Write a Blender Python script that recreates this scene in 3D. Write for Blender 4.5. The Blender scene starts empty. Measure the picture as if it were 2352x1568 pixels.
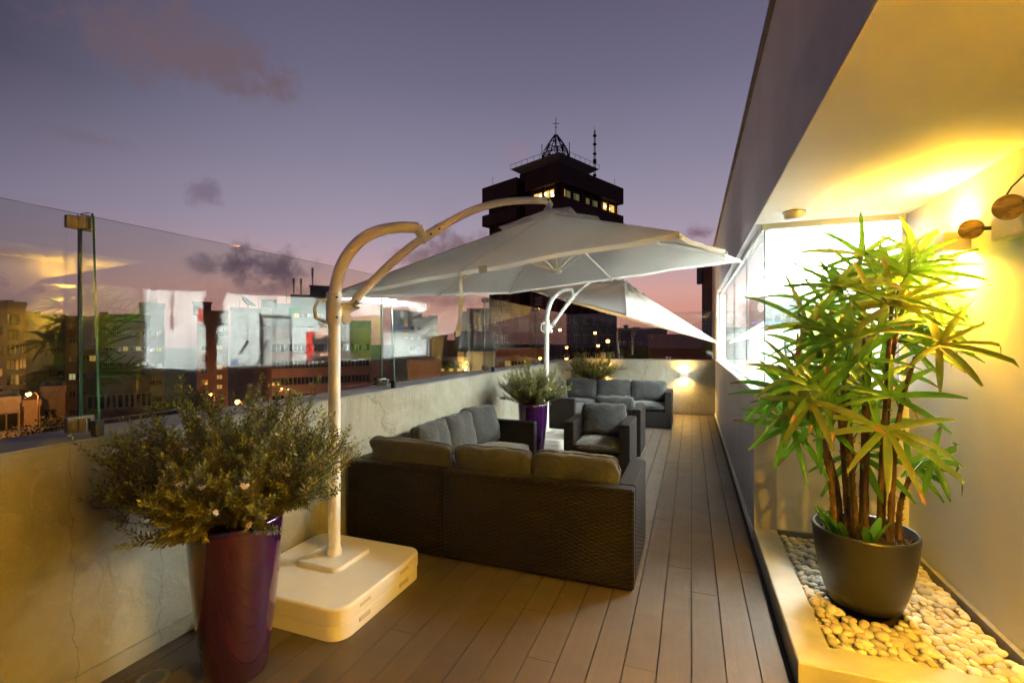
import bpy, bmesh, math, random
from mathutils import Vector, Matrix, noise
random.seed(7)
R = math.radians; PI = math.pi
sc = bpy.context.scene
col = sc.collection

# ------------------------------------------------------------------ camera
TH = math.atan(412 / 1100.0)
cam_d = bpy.data.cameras.new('camera'); cam = bpy.data.objects.new('camera', cam_d); col.objects.link(cam)
cam.location = (0, 0, 1.6); cam.rotation_euler = (R(90), 0, TH)
cam_d.sensor_width = 36; cam_d.lens = 36 * 1100 / 2352.0; cam_d.shift_y = -4 / 2352.0
cam_d.clip_start = 0.05; cam_d.clip_end = 3000
sc.camera = cam
FWD = Vector((-math.sin(TH), math.cos(TH), 0)); RGT = Vector((math.cos(TH), math.sin(TH), 0))
def at(u, t):                       # map position t metres ahead of the camera, u measured across a 2352 wide survey photo
    p = FWD * t + RGT * ((u - 1176) / 1100.0 * t)
    return p.x, p.y
def zat(v, t): return 1.6 + (780 - v) / 1100.0 * t
def dirv(u, v):
    d = FWD + RGT * ((u - 1176) / 1100.0) + Vector((0, 0, (780 - v) / 1100.0)); return d.normalized()

# ------------------------------------------------------------------ exposure
sc.view_settings.view_transform = 'Standard'; sc.view_settings.look = 'None'
sc.view_settings.exposure = 0.0; sc.view_settings.gamma = 1.0
sc.cycles.use_denoising = True
sc.cycles.max_bounces = 10; sc.cycles.transparent_max_bounces = 24
sc.cycles.diffuse_bounces = 5; sc.cycles.glossy_bounces = 5; sc.cycles.transmission_bounces = 6
sc.cycles.sample_clamp_indirect = 60.0; sc.cycles.caustics_reflective = False; sc.cycles.caustics_refractive = False

# ------------------------------------------------------------------ node helper
class NT:
    def __init__(s, tree): s.t = tree; s.n = tree.nodes; s.l = tree.links
    def node(s, typ, **kw):
        n = s.n.new(typ)
        for k, v in kw.items(): setattr(n, k, v)
        return n
    def put(s, sock, v):
        if isinstance(v, bpy.types.NodeSocket): s.l.new(v, sock)
        elif v is not None: sock.default_value = v
    def math(s, op, a, b=None, c=None, clamp=False):
        n = s.node('ShaderNodeMath', operation=op); n.use_clamp = clamp
        s.put(n.inputs[0], a)
        if b is not None: s.put(n.inputs[1], b)
        if c is not None: s.put(n.inputs[2], c)
        return n.outputs[0]
    def vmath(s, op, a, b=None):
        n = s.node('ShaderNodeVectorMath', operation=op); s.put(n.inputs[0], a)
        if b is not None: s.put(n.inputs[1], b)
        return n.outputs['Value'] if op in ('DOT_PRODUCT', 'LENGTH', 'DISTANCE') else n.outputs[0]
    def mix(s, f, a, b):
        n = s.node('ShaderNodeMix', data_type='RGBA'); s.put(n.inputs[0], f)
        s.put(n.inputs[6], a); s.put(n.inputs[7], b); return n.outputs[2]
    def noise(s, vec, scale, detail=4, rough=.55, dist=0):
        n = s.node('ShaderNodeTexNoise'); s.put(n.inputs['Vector'], vec)
        n.inputs['Scale'].default_value = scale; n.inputs['Detail'].default_value = detail
        n.inputs['Roughness'].default_value = rough; n.inputs['Distortion'].default_value = dist
        return n.outputs['Fac']
    def ramp(s, f, stops, interp='LINEAR'):
        n = s.node('ShaderNodeValToRGB'); s.put(n.inputs[0], f); cr = n.color_ramp; cr.interpolation = interp
        while len(cr.elements) < len(stops): cr.elements.new(0.5)
        for e, (p, c) in zip(cr.elements, stops):
            e.position = p; e.color = (c, c, c, 1) if isinstance(c, (int, float)) else tuple(c) + (1,)
        return n.outputs[0]
    def sstep(s, x, lo, hi):
        n = s.node('ShaderNodeMapRange', interpolation_type='SMOOTHSTEP'); s.put(n.inputs[0], x)
        n.inputs[1].default_value = lo; n.inputs[2].default_value = hi
        return n.outputs[0]

# ------------------------------------------------------------------ dusk sky
w = bpy.data.worlds.new('World'); sc.world = w; w.use_nodes = True
T = NT(w.node_tree); T.n.clear()
tc = T.node('ShaderNodeTexCoord').outputs['Generated']
sep = T.node('ShaderNodeSeparateXYZ'); T.l.new(tc, sep.inputs[0])
el = T.math('DIVIDE', T.math('ARCSINE', sep.outputs[2]), PI / 2, clamp=True)
base = T.ramp(el, [(0.0, (.42, .18, .165)), (.03, (.66, .29, .225)), (.06, (.68, .36, .31)), (.09, (.54, .36, .39)),
                   (.135, (.38, .315, .405)), (.22, (.255, .232, .325)), (.31, (.162, .150, .232)), (.42, (.098, .091, .155)),
                   (.75, (.03, .03, .06))])
glow = dirv(1300, 780); glow.z = 0; glow.normalize()
flat = T.vmath('NORMALIZE', T.vmath('MULTIPLY', tc, (1, 1, 0)))
az = T.vmath('DOT_PRODUCT', flat, tuple(glow))
azf = T.sstep(az, 0.42, .97)
cool = T.mix(1.0, base, base)
side = T.ramp(el, [(0.0, (.12, .085, .12)), (.06, (.20, .15, .19)), (.135, (.16, .145, .215)), (.25, (.032, .031, .062)),
                   (.42, (.033, .030, .068)), (.75, (.02, .02, .045))])
skyc = T.mix(azf, side, base)
nz = T.noise(tc, 9.0, 6, .6); nzb = T.noise(tc, 26.0, 5, .65)
def cloud(c, u, v, ru, rv, amt, tint):
    d = dirv(u, v); k = ru / 1100.0
    off = T.vmath('SUBTRACT', tc, tuple(d))
    off = T.vmath('MULTIPLY', off, (1, 1, ru / rv))
    ln = T.math('DIVIDE', T.vmath('LENGTH', off), k)
    ln = T.math('ADD', ln, T.math('MULTIPLY', T.math('SUBTRACT', nzb, .5), 2.6))
    m = T.math('MULTIPLY', T.sstep(ln, 1.25, 0.1), amt)
    return T.mix(m, c, tint)
DK = (.115, .075, .11, 1); RD = (.20, .125, .145, 1); FT = (.155, .105, .125, 1)
for cl in [(350, 60, 150, 75, .45, FT), (440, 120, 140, 60, .48, FT), (540, 175, 110, 42, .45, FT), (635, 212, 70, 22, .35, FT),
           (470, 440, 34, 26, .7, (.17, .13, .18, 1)), (608, 612, 88, 44, .95, DK), (475, 606, 38, 24, .7, (.16, .115, .15, 1)),
           (1040, 572, 80, 46, .92, RD), (955, 592, 60, 24, .7, RD), (640, 665, 90, 20, .5, RD), (1185, 355, 34, 34, .25, (.33, .2, .24, 1)),
           (1605, 535, 32, 17, .85, (.2, .11, .15, 1)), (985, 690, 150, 18, .65, (.25, .12, .15, 1)), (200, 318, 60, 14, .3, FT), (60, 590, 90, 16, .5, DK)]:
    skyc = cloud(skyc, *cl)
fl = T.noise(tc, 3.0, 5, .6)
skyc = T.mix(T.math('MULTIPLY', T.sstep(fl, .5, .75), .12), skyc, (.18, .12, .15, 1))
bg = T.node('ShaderNodeBackground'); T.put(bg.inputs[0], skyc); bg.inputs[1].default_value = 1.0
out = T.node('ShaderNodeOutputWorld'); T.l.new(bg.outputs[0], out.inputs[0])

# ------------------------------------------------------------------ lights (all of them are lamps of the place)
def area_light(name, loc, rot, sx, sy, power, color, parent=None, spread=180):
    d = bpy.data.lights.new(name, 'AREA'); d.shape = 'RECTANGLE'; d.size = sx; d.size_y = sy
    d.energy = power; d.color = color; d.spread = R(spread)
    o = bpy.data.objects.new(name, d); col.objects.link(o); o.location = loc; o.rotation_euler = rot
    if parent: o.parent = parent
    return o
def point_light(name, loc, power, color, rad=.1, parent=None):
    d = bpy.data.lights.new(name, 'POINT'); d.energy = power; d.color = color; d.shadow_soft_size = rad
    o = bpy.data.objects.new(name, d); col.objects.link(o); o.location = loc
    if parent: o.parent = parent
    return o
WARM = (1.0, .53, .035); WARM2 = (1.0, .58, .13); SODIUM = (1.0, .36, .06)

# ------------------------------------------------------------------ materials
MATS = {}
def mat(name, color, rough=.6, metal=0.0, var=.0, vscale=6, bump=0.0, bscale=60, color2=None, spec=.5, trans=0.0, coat=0.0, coords='Object', stretch=None):
    m = bpy.data.materials.new(name); m.use_nodes = True; N = NT(m.node_tree); b = N.n['Principled BSDF']
    b.inputs['Roughness'].default_value = rough; b.inputs['Metallic'].default_value = metal
    b.inputs['Specular IOR Level'].default_value = spec; b.inputs['Coat Weight'].default_value = coat
    b.inputs['Coat Roughness'].default_value = .06
    tcn = N.node('ShaderNodeTexCoord').outputs[coords]
    if stretch: tcn = N.vmath('MULTIPLY', tcn, stretch)
    c = tuple(color) + (1,)
    if color2 is not None or var > 0:
        c2 = tuple(color2) + (1,) if color2 is not None else tuple(max(0, x * (1 - var)) for x in color) + (1,)
        f = N.sstep(N.noise(tcn, vscale, 6, .6, .3), .35, .68)
        N.put(b.inputs['Base Color'], N.mix(f, c, c2))
    else: b.inputs['Base Color'].default_value = c
    if bump > 0:
        bn = N.node('ShaderNodeBump'); bn.inputs['Strength'].default_value = bump; bn.inputs['Distance'].default_value = .01
        N.put(bn.inputs['Height'], N.noise(tcn, bscale, 5, .6)); N.l.new(bn.outputs[0], b.inputs['Normal'])
    if trans > 0:
        tr = N.node('ShaderNodeBsdfTranslucent'); tr.inputs[0].default_value = c
        mx = N.node('ShaderNodeMixShader'); mx.inputs[0].default_value = trans
        if color2 is not None or var > 0: N.l.new(b.inputs['Base Color'].links[0].from_socket, tr.inputs[0])
        N.l.new(b.outputs[0], mx.inputs[1]); N.l.new(tr.outputs[0], mx.inputs[2])
        N.l.new(mx.outputs[0], N.n['Material Output'].inputs[0])
    MATS[name] = m; return m
def emis(name, color, strength, base=(.02, .02, .02)):
    m = bpy.data.materials.new(name); m.use_nodes = True; b = m.node_tree.nodes['Principled BSDF']
    b.inputs['Base Color'].default_value = tuple(base) + (1,)
    b.inputs['Emission Color'].default_value = tuple(color) + (1,); b.inputs['Emission Strength'].default_value = strength
    MATS[name] = m; return m
def glass(name, tint, f0=.045, power=5, rough=0.0):
    m = bpy.data.materials.new(name); m.use_nodes = True; N = NT(m.node_tree); N.n.clear()
    g = N.node('ShaderNodeNewGeometry')
    cs = N.math('ABSOLUTE', N.vmath('DOT_PRODUCT', g.outputs['Incoming'], g.outputs['Normal']))
    F = N.math('ADD', f0, N.math('MULTIPLY', 1 - f0, N.math('POWER', N.math('SUBTRACT', 1.0, cs, clamp=True), power)), clamp=True)
    tr = N.node('ShaderNodeBsdfTransparent'); tr.inputs[0].default_value = tuple(tint) + (1,)
    gl = N.node('ShaderNodeBsdfGlossy'); gl.inputs['Roughness'].default_value = rough
    mx = N.node('ShaderNodeMixShader'); N.put(mx.inputs[0], F); N.l.new(tr.outputs[0], mx.inputs[1]); N.l.new(gl.outputs[0], mx.inputs[2])
    o = N.node('ShaderNodeOutputMaterial'); N.l.new(mx.outputs[0], o.inputs[0]); MATS[name] = m; return m

M_glass = glass('clear_glass', (.92, .94, .92), .078)
M_glass_edge = mat('glass_edge', (.03, .10, .075), .15)
M_winglass = glass('window_glass', (.97, .985, .985), .04)
M_steel = mat('brushed_steel', (.55, .52, .47), .28, 1.0, var=.25, vscale=30)
M_darksteel = mat('dark_steel', (.06, .055, .05), .4, .7)
M_white_metal = mat('white_powder_coat', (.80, .77, .70), .38, var=.04, vscale=5, bump=.02, bscale=120)
M_offplastic = mat('moulded_plastic', (.80, .76, .68), .42, var=.06, vscale=4, bump=.08, bscale=260)
M_cap = mat('grey_cap', (.24, .23, .22), .7, var=.3, vscale=5, bump=.3, bscale=50)
M_facade = mat('painted_render', (.50, .48, .50), .72, var=.14, vscale=1.6, bump=.12, bscale=90)
M_alcove = mat('painted_alcove', (.74, .71, .63), .65, var=.04, vscale=2.0, bump=.06, bscale=80)
M_white = mat('white_paint', (.80, .80, .79), .6, var=.03, vscale=2)
M_frame = mat('white_aluminium', (.78, .78, .76), .35)
M_drip = mat('roof_flashing', (.16, .10, .07), .6, var=.4, vscale=8)
M_purple = mat('purple_glaze', (.026, .004, .036), .12, coat=.6, spec=.6)
M_blackpot = mat('charcoal_pot', (.020, .019, .019), .33, var=.15, vscale=30, bump=.03, bscale=200)
M_soil = mat('potting_soil', (.05, .03, .018), .95, var=.6, vscale=60, bump=1.0, bscale=90)
M_stem = mat('twig_bark', (.13, .085, .04), .85, var=.4, vscale=40)
M_petal = mat('petal', (.75, .62, .62), .6, trans=.3)
M_cane = mat('cane_fibre', (.13, .07, .03), .9, color2=(.045, .022, .012), vscale=35, bump=1.0, bscale=120, stretch=(1, 1, .35))
M_cushion = None
M_rubber = mat('black_rubber', (.02, .02, .02), .6)
M_screen_w = mat('table_glass', (.05, .055, .055), .06, spec=.8)
M_cup = mat('frosted_cup', (.8, .8, .78), .25, trans=.4)
M_kerb = mat('planter_plaster', (.46, .44, .38), .6, color2=(.38, .36, .31), vscale=5, bump=.15, bscale=50)
M_gutter = mat('dark_gutter', (.03, .025, .022), .8)
M_body = mat('lamp_body', (.42, .40, .36), .4)
M_red = mat('red_paint', (.62, .03, .02), .4)
M_glow_warm = emis('lamp_lens', (1.0, .72, .30), 40)

def plaster(name, c1, c2, c3):
    m = mat(name, c1, .8); N = NT(m.node_tree); b = N.n['Principled BSDF']
    p = N.node('ShaderNodeTexCoord').outputs['Object']
    n1 = N.noise(p, 1.6, 8, .65, 1.2); n2 = N.noise(N.vmath('MULTIPLY', p, (1, 1, .25)), 9, 6, .6, .5); n3 = N.noise(p, 7, 8, .7, 2.0)
    c = N.mix(N.sstep(n1, .35, .65), c1 + (1,), c2 + (1,))
    c = N.mix(N.math('MULTIPLY', N.sstep(n3, .52, .72), .45), c, c3 + (1,))
    c = N.mix(N.math('MULTIPLY', N.sstep(n2, .55, .75), .22), c, tuple(x * .55 for x in c1) + (1,))
    sp = N.node('ShaderNodeSeparateXYZ'); N.l.new(p, sp.inputs[0])
    vor = N.node('ShaderNodeTexVoronoi', feature='DISTANCE_TO_EDGE'); N.put(vor.inputs['Vector'], N.vmath('ADD', N.vmath('MULTIPLY', p, (1, 1, .12)), N.vmath('MULTIPLY', (.08, .08, .08), N.noise(p, 6, 4, .6)))); vor.inputs['Scale'].default_value = 1.7
    c = N.mix(N.math('MULTIPLY', N.sstep(vor.outputs['Distance'], .006, .0), .45), c, tuple(x * .35 for x in c1) + (1,))
    drip = N.math('MULTIPLY', N.sstep(N.noise(N.vmath('MULTIPLY', p, (14, 14, .9)), 1, 4, .6), .5, .8), N.sstep(sp.outputs[2], .5, 1.15))
    c = N.mix(N.math('MULTIPLY', drip, .45), c, tuple(x * .45 for x in c1) + (1,))
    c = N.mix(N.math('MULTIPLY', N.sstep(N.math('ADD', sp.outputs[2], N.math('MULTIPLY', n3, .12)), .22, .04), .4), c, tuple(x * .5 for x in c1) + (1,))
    N.put(b.inputs['Base Color'], c)
    bn = N.node('ShaderNodeBump'); bn.inputs['Strength'].default_value = .35; bn.inputs['Distance'].default_value = .01
    N.put(bn.inputs['Height'], N.math('ADD', N.noise(p, 45, 6, .65), N.math('MULTIPLY', n3, 2.0))); N.l.new(bn.outputs[0], b.inputs['Normal'])
    return m
M_plaster = plaster('trowelled_plaster', (.235, .218, .158), (.30, .285, .225), (.40, .385, .33))

def deck_material():
    m = mat('deck_composite', (.2, .15, .1), .5); N = NT(m.node_tree); b = N.n['Principled BSDF']
    p = N.node('ShaderNodeTexCoord').outputs['Object']; s = N.node('ShaderNodeSeparateXYZ'); N.l.new(p, s.inputs[0])
    k = N.math('FLOOR', N.math('DIVIDE', s.outputs[0], .156))
    wn = N.node('ShaderNodeTexWhiteNoise', noise_dimensions='1D'); N.put(wn.inputs['W'], k)
    c = N.mix(wn.outputs['Value'], (.092, .068, .050, 1), (.058, .042, .031, 1))
    g = N.noise(N.vmath('MULTIPLY', p, (60, 2.2, 60)), 1, 5, .6)
    c = N.mix(N.math('MULTIPLY', g, .75), c, (.045, .031, .022, 1))
    d = N.noise(p, 2.3, 7, .65, .6)
    c = N.mix(N.math('MULTIPLY', N.sstep(d, .48, .72), .35), c, (.115, .09, .068, 1))
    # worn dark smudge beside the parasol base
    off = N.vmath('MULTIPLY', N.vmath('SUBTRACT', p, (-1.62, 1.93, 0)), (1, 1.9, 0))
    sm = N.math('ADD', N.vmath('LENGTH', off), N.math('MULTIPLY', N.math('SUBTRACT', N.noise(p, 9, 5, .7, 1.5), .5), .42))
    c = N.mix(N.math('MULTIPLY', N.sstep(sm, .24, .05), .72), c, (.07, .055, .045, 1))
    N.put(b.inputs['Base Color'], c)
    N.put(b.inputs['Roughness'], N.math('ADD', .36, N.math('MULTIPLY', N.noise(p, 5, 6, .7), .3)))
    bn = N.node('ShaderNodeBump'); bn.inputs['Strength'].default_value = .35; bn.inputs['Distance'].default_value = .004
    N.put(bn.inputs['Height'], N.math('ADD', g, N.noise(p, 180, 3, .6))); N.l.new(bn.outputs[0], b.inputs['Normal'])
    return m
M_deck = deck_material()

def wicker():
    m = mat('dark_wicker', (.04, .03, .025), .46, spec=.22); N = NT(m.node_tree); b = N.n['Principled BSDF']
    uv = N.node('ShaderNodeTexCoord').outputs['UV']; s = N.node('ShaderNodeSeparateXYZ'); N.l.new(uv, s.inputs[0])
    y = N.math('DIVIDE', s.outputs[1], .014); x = N.math('DIVIDE', s.outputs[0], .034)
    row = N.math('FLOOR', y); par = N.math('MODULO', N.math('ABSOLUTE', row), 2.0)
    across = N.math('ABSOLUTE', N.math('SINE', N.math('MULTIPLY', y, PI)))
    along = N.math('SINE', N.math('MULTIPLY', N.math('ADD', x, par), PI))
    h = N.math('MULTIPLY', N.math('POWER', across, .6), N.math('ADD', .55, N.math('MULTIPLY', along, .45)))
    wn = N.node('ShaderNodeTexWhiteNoise', noise_dimensions='2D')
    cv = N.node('ShaderNodeCombineXYZ'); N.put(cv.inputs[0], N.math('FLOOR', N.math('MULTIPLY', x, .35))); N.put(cv.inputs[1], row); N.l.new(cv.outputs[0], wn.inputs['Vector'])
    c = N.mix(wn.outputs['Value'], (.006, .0045, .004, 1), (.017, .0115, .009, 1))
    c = N.mix(N.math('SUBTRACT', 1.0, h, clamp=True), c, (.005, .004, .004, 1))
    N.put(b.inputs['Base Color'], c)
    bn = N.node('ShaderNodeBump'); bn.inputs['Strength'].default_value = .9; bn.inputs['Distance'].default_value = .006
    N.put(bn.inputs['Height'], h); N.l.new(bn.outputs[0], b.inputs['Normal'])
    return m
M_wicker = wicker()

def fabric(name, c1, c2, trans=0.0, weave=700, rough=.9, fold=.25, fscale=3.0):
    m = mat(name, c1, rough, color2=c2, vscale=4, trans=trans, spec=.25); N = NT(m.node_tree); b = N.n['Principled BSDF']
    p = N.node('ShaderNodeTexCoord').outputs['Object']
    bn = N.node('ShaderNodeBump'); bn.inputs['Strength'].default_value = fold; bn.inputs['Distance'].default_value = .02
    h = N.math('ADD', N.noise(N.vmath('MULTIPLY', p, (1, 1, 2)), fscale, 4, .5, .8), N.math('MULTIPLY', N.noise(p, weave, 2, .5), .06))
    N.put(bn.inputs['Height'], h); N.l.new(bn.outputs[0], b.inputs['Normal'])
    b.inputs['Sheen Weight'].default_value = .15
    return m
M_cushion = fabric('grey_cushion', (.040, .040, .040), (.029, .029, .029), fold=.8, fscale=9)
M_canvas = fabric('canopy_canvas', (.80, .78, .73), (.76, .74, .69), trans=.42, weave=400, fold=.22, fscale=3.5)
M_strap = mat('canvas_strap', (.62, .58, .5), .8, trans=.2)

def leaf(name, c1, c2, trans, rough=.4, scale=8):
    m = mat(name, c1, rough, color2=c2, vscale=scale, trans=trans, spec=.3); return m
M_bush = leaf('needle_leaf', (.175, .155, .035), (.090, .088, .022), .3, .5)
M_bush_tip = leaf('young_leaf', (.33, .33, .06), (.18, .21, .045), .35, .5)
M_palm = leaf('palm_leaf', (.085, .215, .014), (.042, .125, .010), .45, .36, 5)
M_palm_y = leaf('palm_leaf_yellowing', (.19, .20, .03), (.08, .16, .02), .42, .3, 6)
M_tree = leaf('tree_leaf', (.045, .06, .02), (.02, .032, .012), .2, .6, 1)
M_pebble = [mat('pebble_' + n, c, .55, color2=c2, vscale=9, bump=.12, bscale=70) for n, c, c2 in
            (('cream', (.66, .60, .47), (.55, .48, .36)), ('tan', (.56, .47, .33), (.47, .38, .26)), ('pale', (.72, .69, .60), (.60, .56, .47)), ('grey', (.46, .43, .37), (.36, .34, .29)))]

# ------------------------------------------------------------------ mesh builder
class MB:
    def __init__(s): s.v = []; s.f = []; s.m = []; s.sm = []; s.uv = {}
    def quad(s, pts, mi=0, sm=False):
        k = len(s.v); s.v += [Vector(p) for p in pts]; s.f.append(tuple(range(k, k + len(pts)))); s.m.append(mi); s.sm.append(sm)
    def box(s, a, b, mi=0, M=None, bev=0.0):
        x0, y0, z0 = a; x1, y1, z1 = b
        if bev <= 0:
            P = [(x0, y0, z0), (x1, y0, z0), (x1, y1, z0), (x0, y1, z0), (x0, y0, z1), (x1, y0, z1), (x1, y1, z1), (x0, y1, z1)]
            F = [(0, 3, 2, 1), (4, 5, 6, 7), (0, 1, 5, 4), (1, 2, 6, 5), (2, 3, 7, 6), (3, 0, 4, 7)]
            k = len(s.v)
            for p in P: s.v.append(M @ Vector(p) if M else Vector(p))
            for f in F: s.f.append(tuple(i + k for i in f)); s.m.append(mi); s.sm.append(False)
        else:
            bm = bmesh.new(); bmesh.ops.create_cube(bm, size=1.0)
            for v in bm.verts: v.co = Vector(((x0 + x1) / 2 + v.co.x * (x1 - x0), (y0 + y1) / 2 + v.co.y * (y1 - y0), (z0 + z1) / 2 + v.co.z * (z1 - z0)))
            bmesh.ops.bevel(bm, geom=bm.edges[:], offset=bev, segments=2, affect='EDGES')
            s.add_bm(bm, mi, M, False)
        return s
    def add_bm(s, bm, mi=0, M=None, sm=True):
        k = len(s.v); bm.verts.index_update()
        for v in bm.verts: s.v.append(M @ v.co if M else v.co.copy())
        for f in bm.faces: s.f.append(tuple(v.index + k for v in f.verts)); s.m.append(mi); s.sm.append(sm)
        bm.free(); return s
    def grid(s, P, mi=0, sm=True, closeu=False, closev=False):
        nu = len(P); nv = len(P[0]); k = len(s.v)
        for row in P: s.v += [Vector(p) for p in row]
        for i in range(nu if closeu else nu - 1):
            for j in range(nv if closev else nv - 1):
                a = k + i * nv + j; b = k + i * nv + (j + 1) % nv; c = k + ((i + 1) % nu) * nv + (j + 1) % nv; d = k + ((i + 1) % nu) * nv + j
                s.f.append((a, b, c, d)); s.m.append(mi); s.sm.append(sm)
        return s
    def tube(s, pts, r, n=10, mi=0, cap=True, up=None):
        pts = [Vector(p) for p in pts]; rs = r if isinstance(r, (list, tuple)) else [r] * len(pts); rows = []
        prev = None
        for i, p in enumerate(pts):
            t = (pts[min(i + 1, len(pts) - 1)] - pts[max(i - 1, 0)]).normalized()
            if prev is None:
                a = Vector((0, 0, 1)) if abs(t.z) < .9 else Vector((1, 0, 0)); x = t.cross(a).normalized()
            else: x = (prev - t * prev.dot(t)).normalized()
            prev = x; y = t.cross(x)
            rows.append([p + (x * math.cos(2 * PI * j / n) + y * math.sin(2 * PI * j / n)) * rs[i] for j in range(n)])
        s.grid(rows, mi, True, closev=True)
        if cap:
            s.quad(rows[0][::-1] if True else rows[0], mi); s.quad(rows[-1], mi)
        return s
    def lathe(s, prof, c=(0, 0, 0), n=48, mi=0, M=None, sm=True):
        rows = []
        for r, z in prof:
            row = []
            for j in range(n):
                p = Vector((r * math.cos(2 * PI * j / n), r * math.sin(2 * PI * j / n), z))
                row.append((M @ p if M else p) + Vector(c))
            rows.append(row)
        s.grid(rows, mi, sm, closev=True); return s
    def rslab(s, x0, y0, x1, y1, z0, z1, r, mi=0, n=8, top_r=0.015):
        def ring(off, z):
            rr = max(r - off, .001); P = []
            for (cx, cy, a0) in ((x1 - r, y1 - r, 0), (x0 + r, y1 - r, 90), (x0 + r, y0 + r, 180), (x1 - r, y0 + r, 270)):
                for k in range(n + 1):
                    a = R(a0 + 90 * k / n); P.append((cx + rr * math.cos(a), cy + rr * math.sin(a), z))
            return P
        rows = [ring(0, z0), ring(0, z1 - top_r)] + [ring(top_r * (1 - math.cos(R(q))), z1 - top_r * (1 - math.sin(R(q)))) for q in (30, 60, 90)]
        s.grid(rows, mi, True, closev=True); s.quad(rows[-1], mi); s.quad(rows[0][::-1], mi); return s
    def build(s, name, mats, parent=None, loc=None, rot=None, edge=True):
        me = bpy.data.meshes.new(name); me.from_pydata([tuple(v) for v in s.v], [], s.f)
        for m in (mats if isinstance(mats, (list, tuple)) else [mats]): me.materials.append(m)
        me.polygons.foreach_set('material_index', s.m); me.polygons.foreach_set('use_smooth', s.sm)
        ul = me.uv_layers.new(name='UVMap').data
        for p in me.polygons:
            n = p.normal; ax = 0 if abs(n.x) > abs(n.y) and abs(n.x) > abs(n.z) else (1 if abs(n.y) > abs(n.z) else 2)
            for li in p.loop_indices:
                c = me.vertices[me.loops[li].vertex_index].co
                ul[li].uv = (c.y, c.z) if ax == 0 else ((c.x, c.z) if ax == 1 else (c.x, c.y))
        me.update()
        o = bpy.data.objects.new(name, me); col.objects.link(o)
        if parent: o.parent = parent
        if loc is not None: o.location = loc
        if rot is not None: o.rotation_euler = rot
        return o
def thing(name, label, cat, loc=(0, 0, 0), rz=0, group=None):
    o = bpy.data.objects.new(name, None); col.objects.link(o); o.empty_display_size = .2
    o.location = loc; o.rotation_euler = (0, 0, rz); return tag(o, label, cat, group)
def tag(o, label, cat, group=None):
    o['label'] = label; o['category'] = cat
    if group: o['group'] = group
    return o
def struct(o, kind='structure'): o['kind'] = kind; return o
def copy_tree(o, parent=None):
    c = o.copy(); col.objects.link(c)
    if parent: c.parent = parent
    for ch in list(o.children): copy_tree(ch, c)
    return c
def bx(name, m, a, b, parent=None, bev=0.0, **k): return MB().box(a, b, bev=bev).build(name, m, parent, **k)

# ================================================================== TERRACE
WX = -2.6; FX = .47; FY = 10.9; CY = 4.27; AX = 1.48; SOF = 2.525; TOP = 3.61; SILL = 1.19
# deck boards, every seam a real gap
db = MB(); rnd = random.Random(3)
X0 = -2.6; k = math.floor(X0 / .156)
while k * .156 < .425:
    xa = max(k * .156 + .003, X0); xb = min((k + 1) * .156 - .003, .428); y = -4.0 + rnd.uniform(-1.5, 0)
    while y < FY:
        L = 2.2; y2 = y + L + rnd.uniform(-.35, .35)
        db.box((xa, max(y, -4), -.03), (xb, min(y2 - .002, FY), 0)); y = y2
    k += 1
k = math.ceil(.43 / .156); xs = [.428] + [q * .156 for q in range(3, 20)]
for i in range(len(xs) - 1):
    if xs[i + 1] - xs[i] > .02: db.box((xs[i] + .003, -4, -.03), (xs[i + 1] - .003, 2.545, 0))
struct(db.build('deck_floor', M_deck))
struct(bx('deck_base', M_gutter, (-2.9, -4.2, -.34), (3.2, 11.2, -.045)))

# parapet walls
def parapet(name, label, a, b, cap_a, cap_b, skirt):
    t = thing(name, label, 'wall')
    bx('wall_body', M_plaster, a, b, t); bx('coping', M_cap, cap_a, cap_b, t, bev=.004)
    bx('skirting', M_plaster, skirt[0], skirt[1], t, bev=.004); return t
parapet('parapet_wall', 'long low plastered parapet wall on the left carrying the glass screens', (-2.95, -4, -.3), (WX, FY + .35, 1.13), (-2.97, -4, 1.13), (WX + .012, FY - .003, 1.145),
        ((WX, -4, .0), (WX + .016, FY - .02, .085)))
parapet('parapet_wall', 'low end wall across the far end of the deck with two lit wall lamps', (WX + .001, FY, -.3), (1.2, FY + .3, 1.155), (WX + .013, FY - .012, 1.155), (1.2, FY + .32, 1.17),
        ((WX + .017, FY - .016, .0), (.468, FY, .085)))

# glass screens with stiffening fins
GX = -2.76; JY = [-3.3, -.9, 1.43, 3.83, 6.24, 8.65, 11.03]; GZ0, GZ1 = 1.20, 2.205
names = ['rearmost clear glass balustrade panel on the left wall beside the camera', 'clear glass balustrade panel at the left edge, left of the first brass clamped joint',
         'clear glass balustrade panel above the big flowering bush mirroring the gym', 'clear glass balustrade panel behind the near parasol pole and corner sofa',
         'clear glass balustrade panel behind the middle purple pot', 'last clear glass balustrade panel on the left wall, next to the far corner']
def clamp(mb, x, y, z, h, dx=0.012):
    mb.box((x - .014, y - .055, z), (x - .007, y + .055, z + h), bev=.002); mb.box((x + .007, y - .055, z), (x + .014, y + .055, z + h), bev=.002)
    mb.tube([(x - .018, y - .03, z + h / 2), (x + .018, y - .03, z + h / 2)], .009, 10); mb.tube([(x - .018, y + .03, z + h / 2), (x + .018, y + .03, z + h / 2)], .009, 10)
def pane(mb, a, b, thin):
    k = len(mb.f); mb.box(a, b)
    for i in range(k, k + 6):
        f = mb.f[i]; n = (mb.v[f[1]] - mb.v[f[0]]).cross(mb.v[f[2]] - mb.v[f[1]]).normalized()
        if abs(n[thin]) < .5: mb.m[i] = 1
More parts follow.
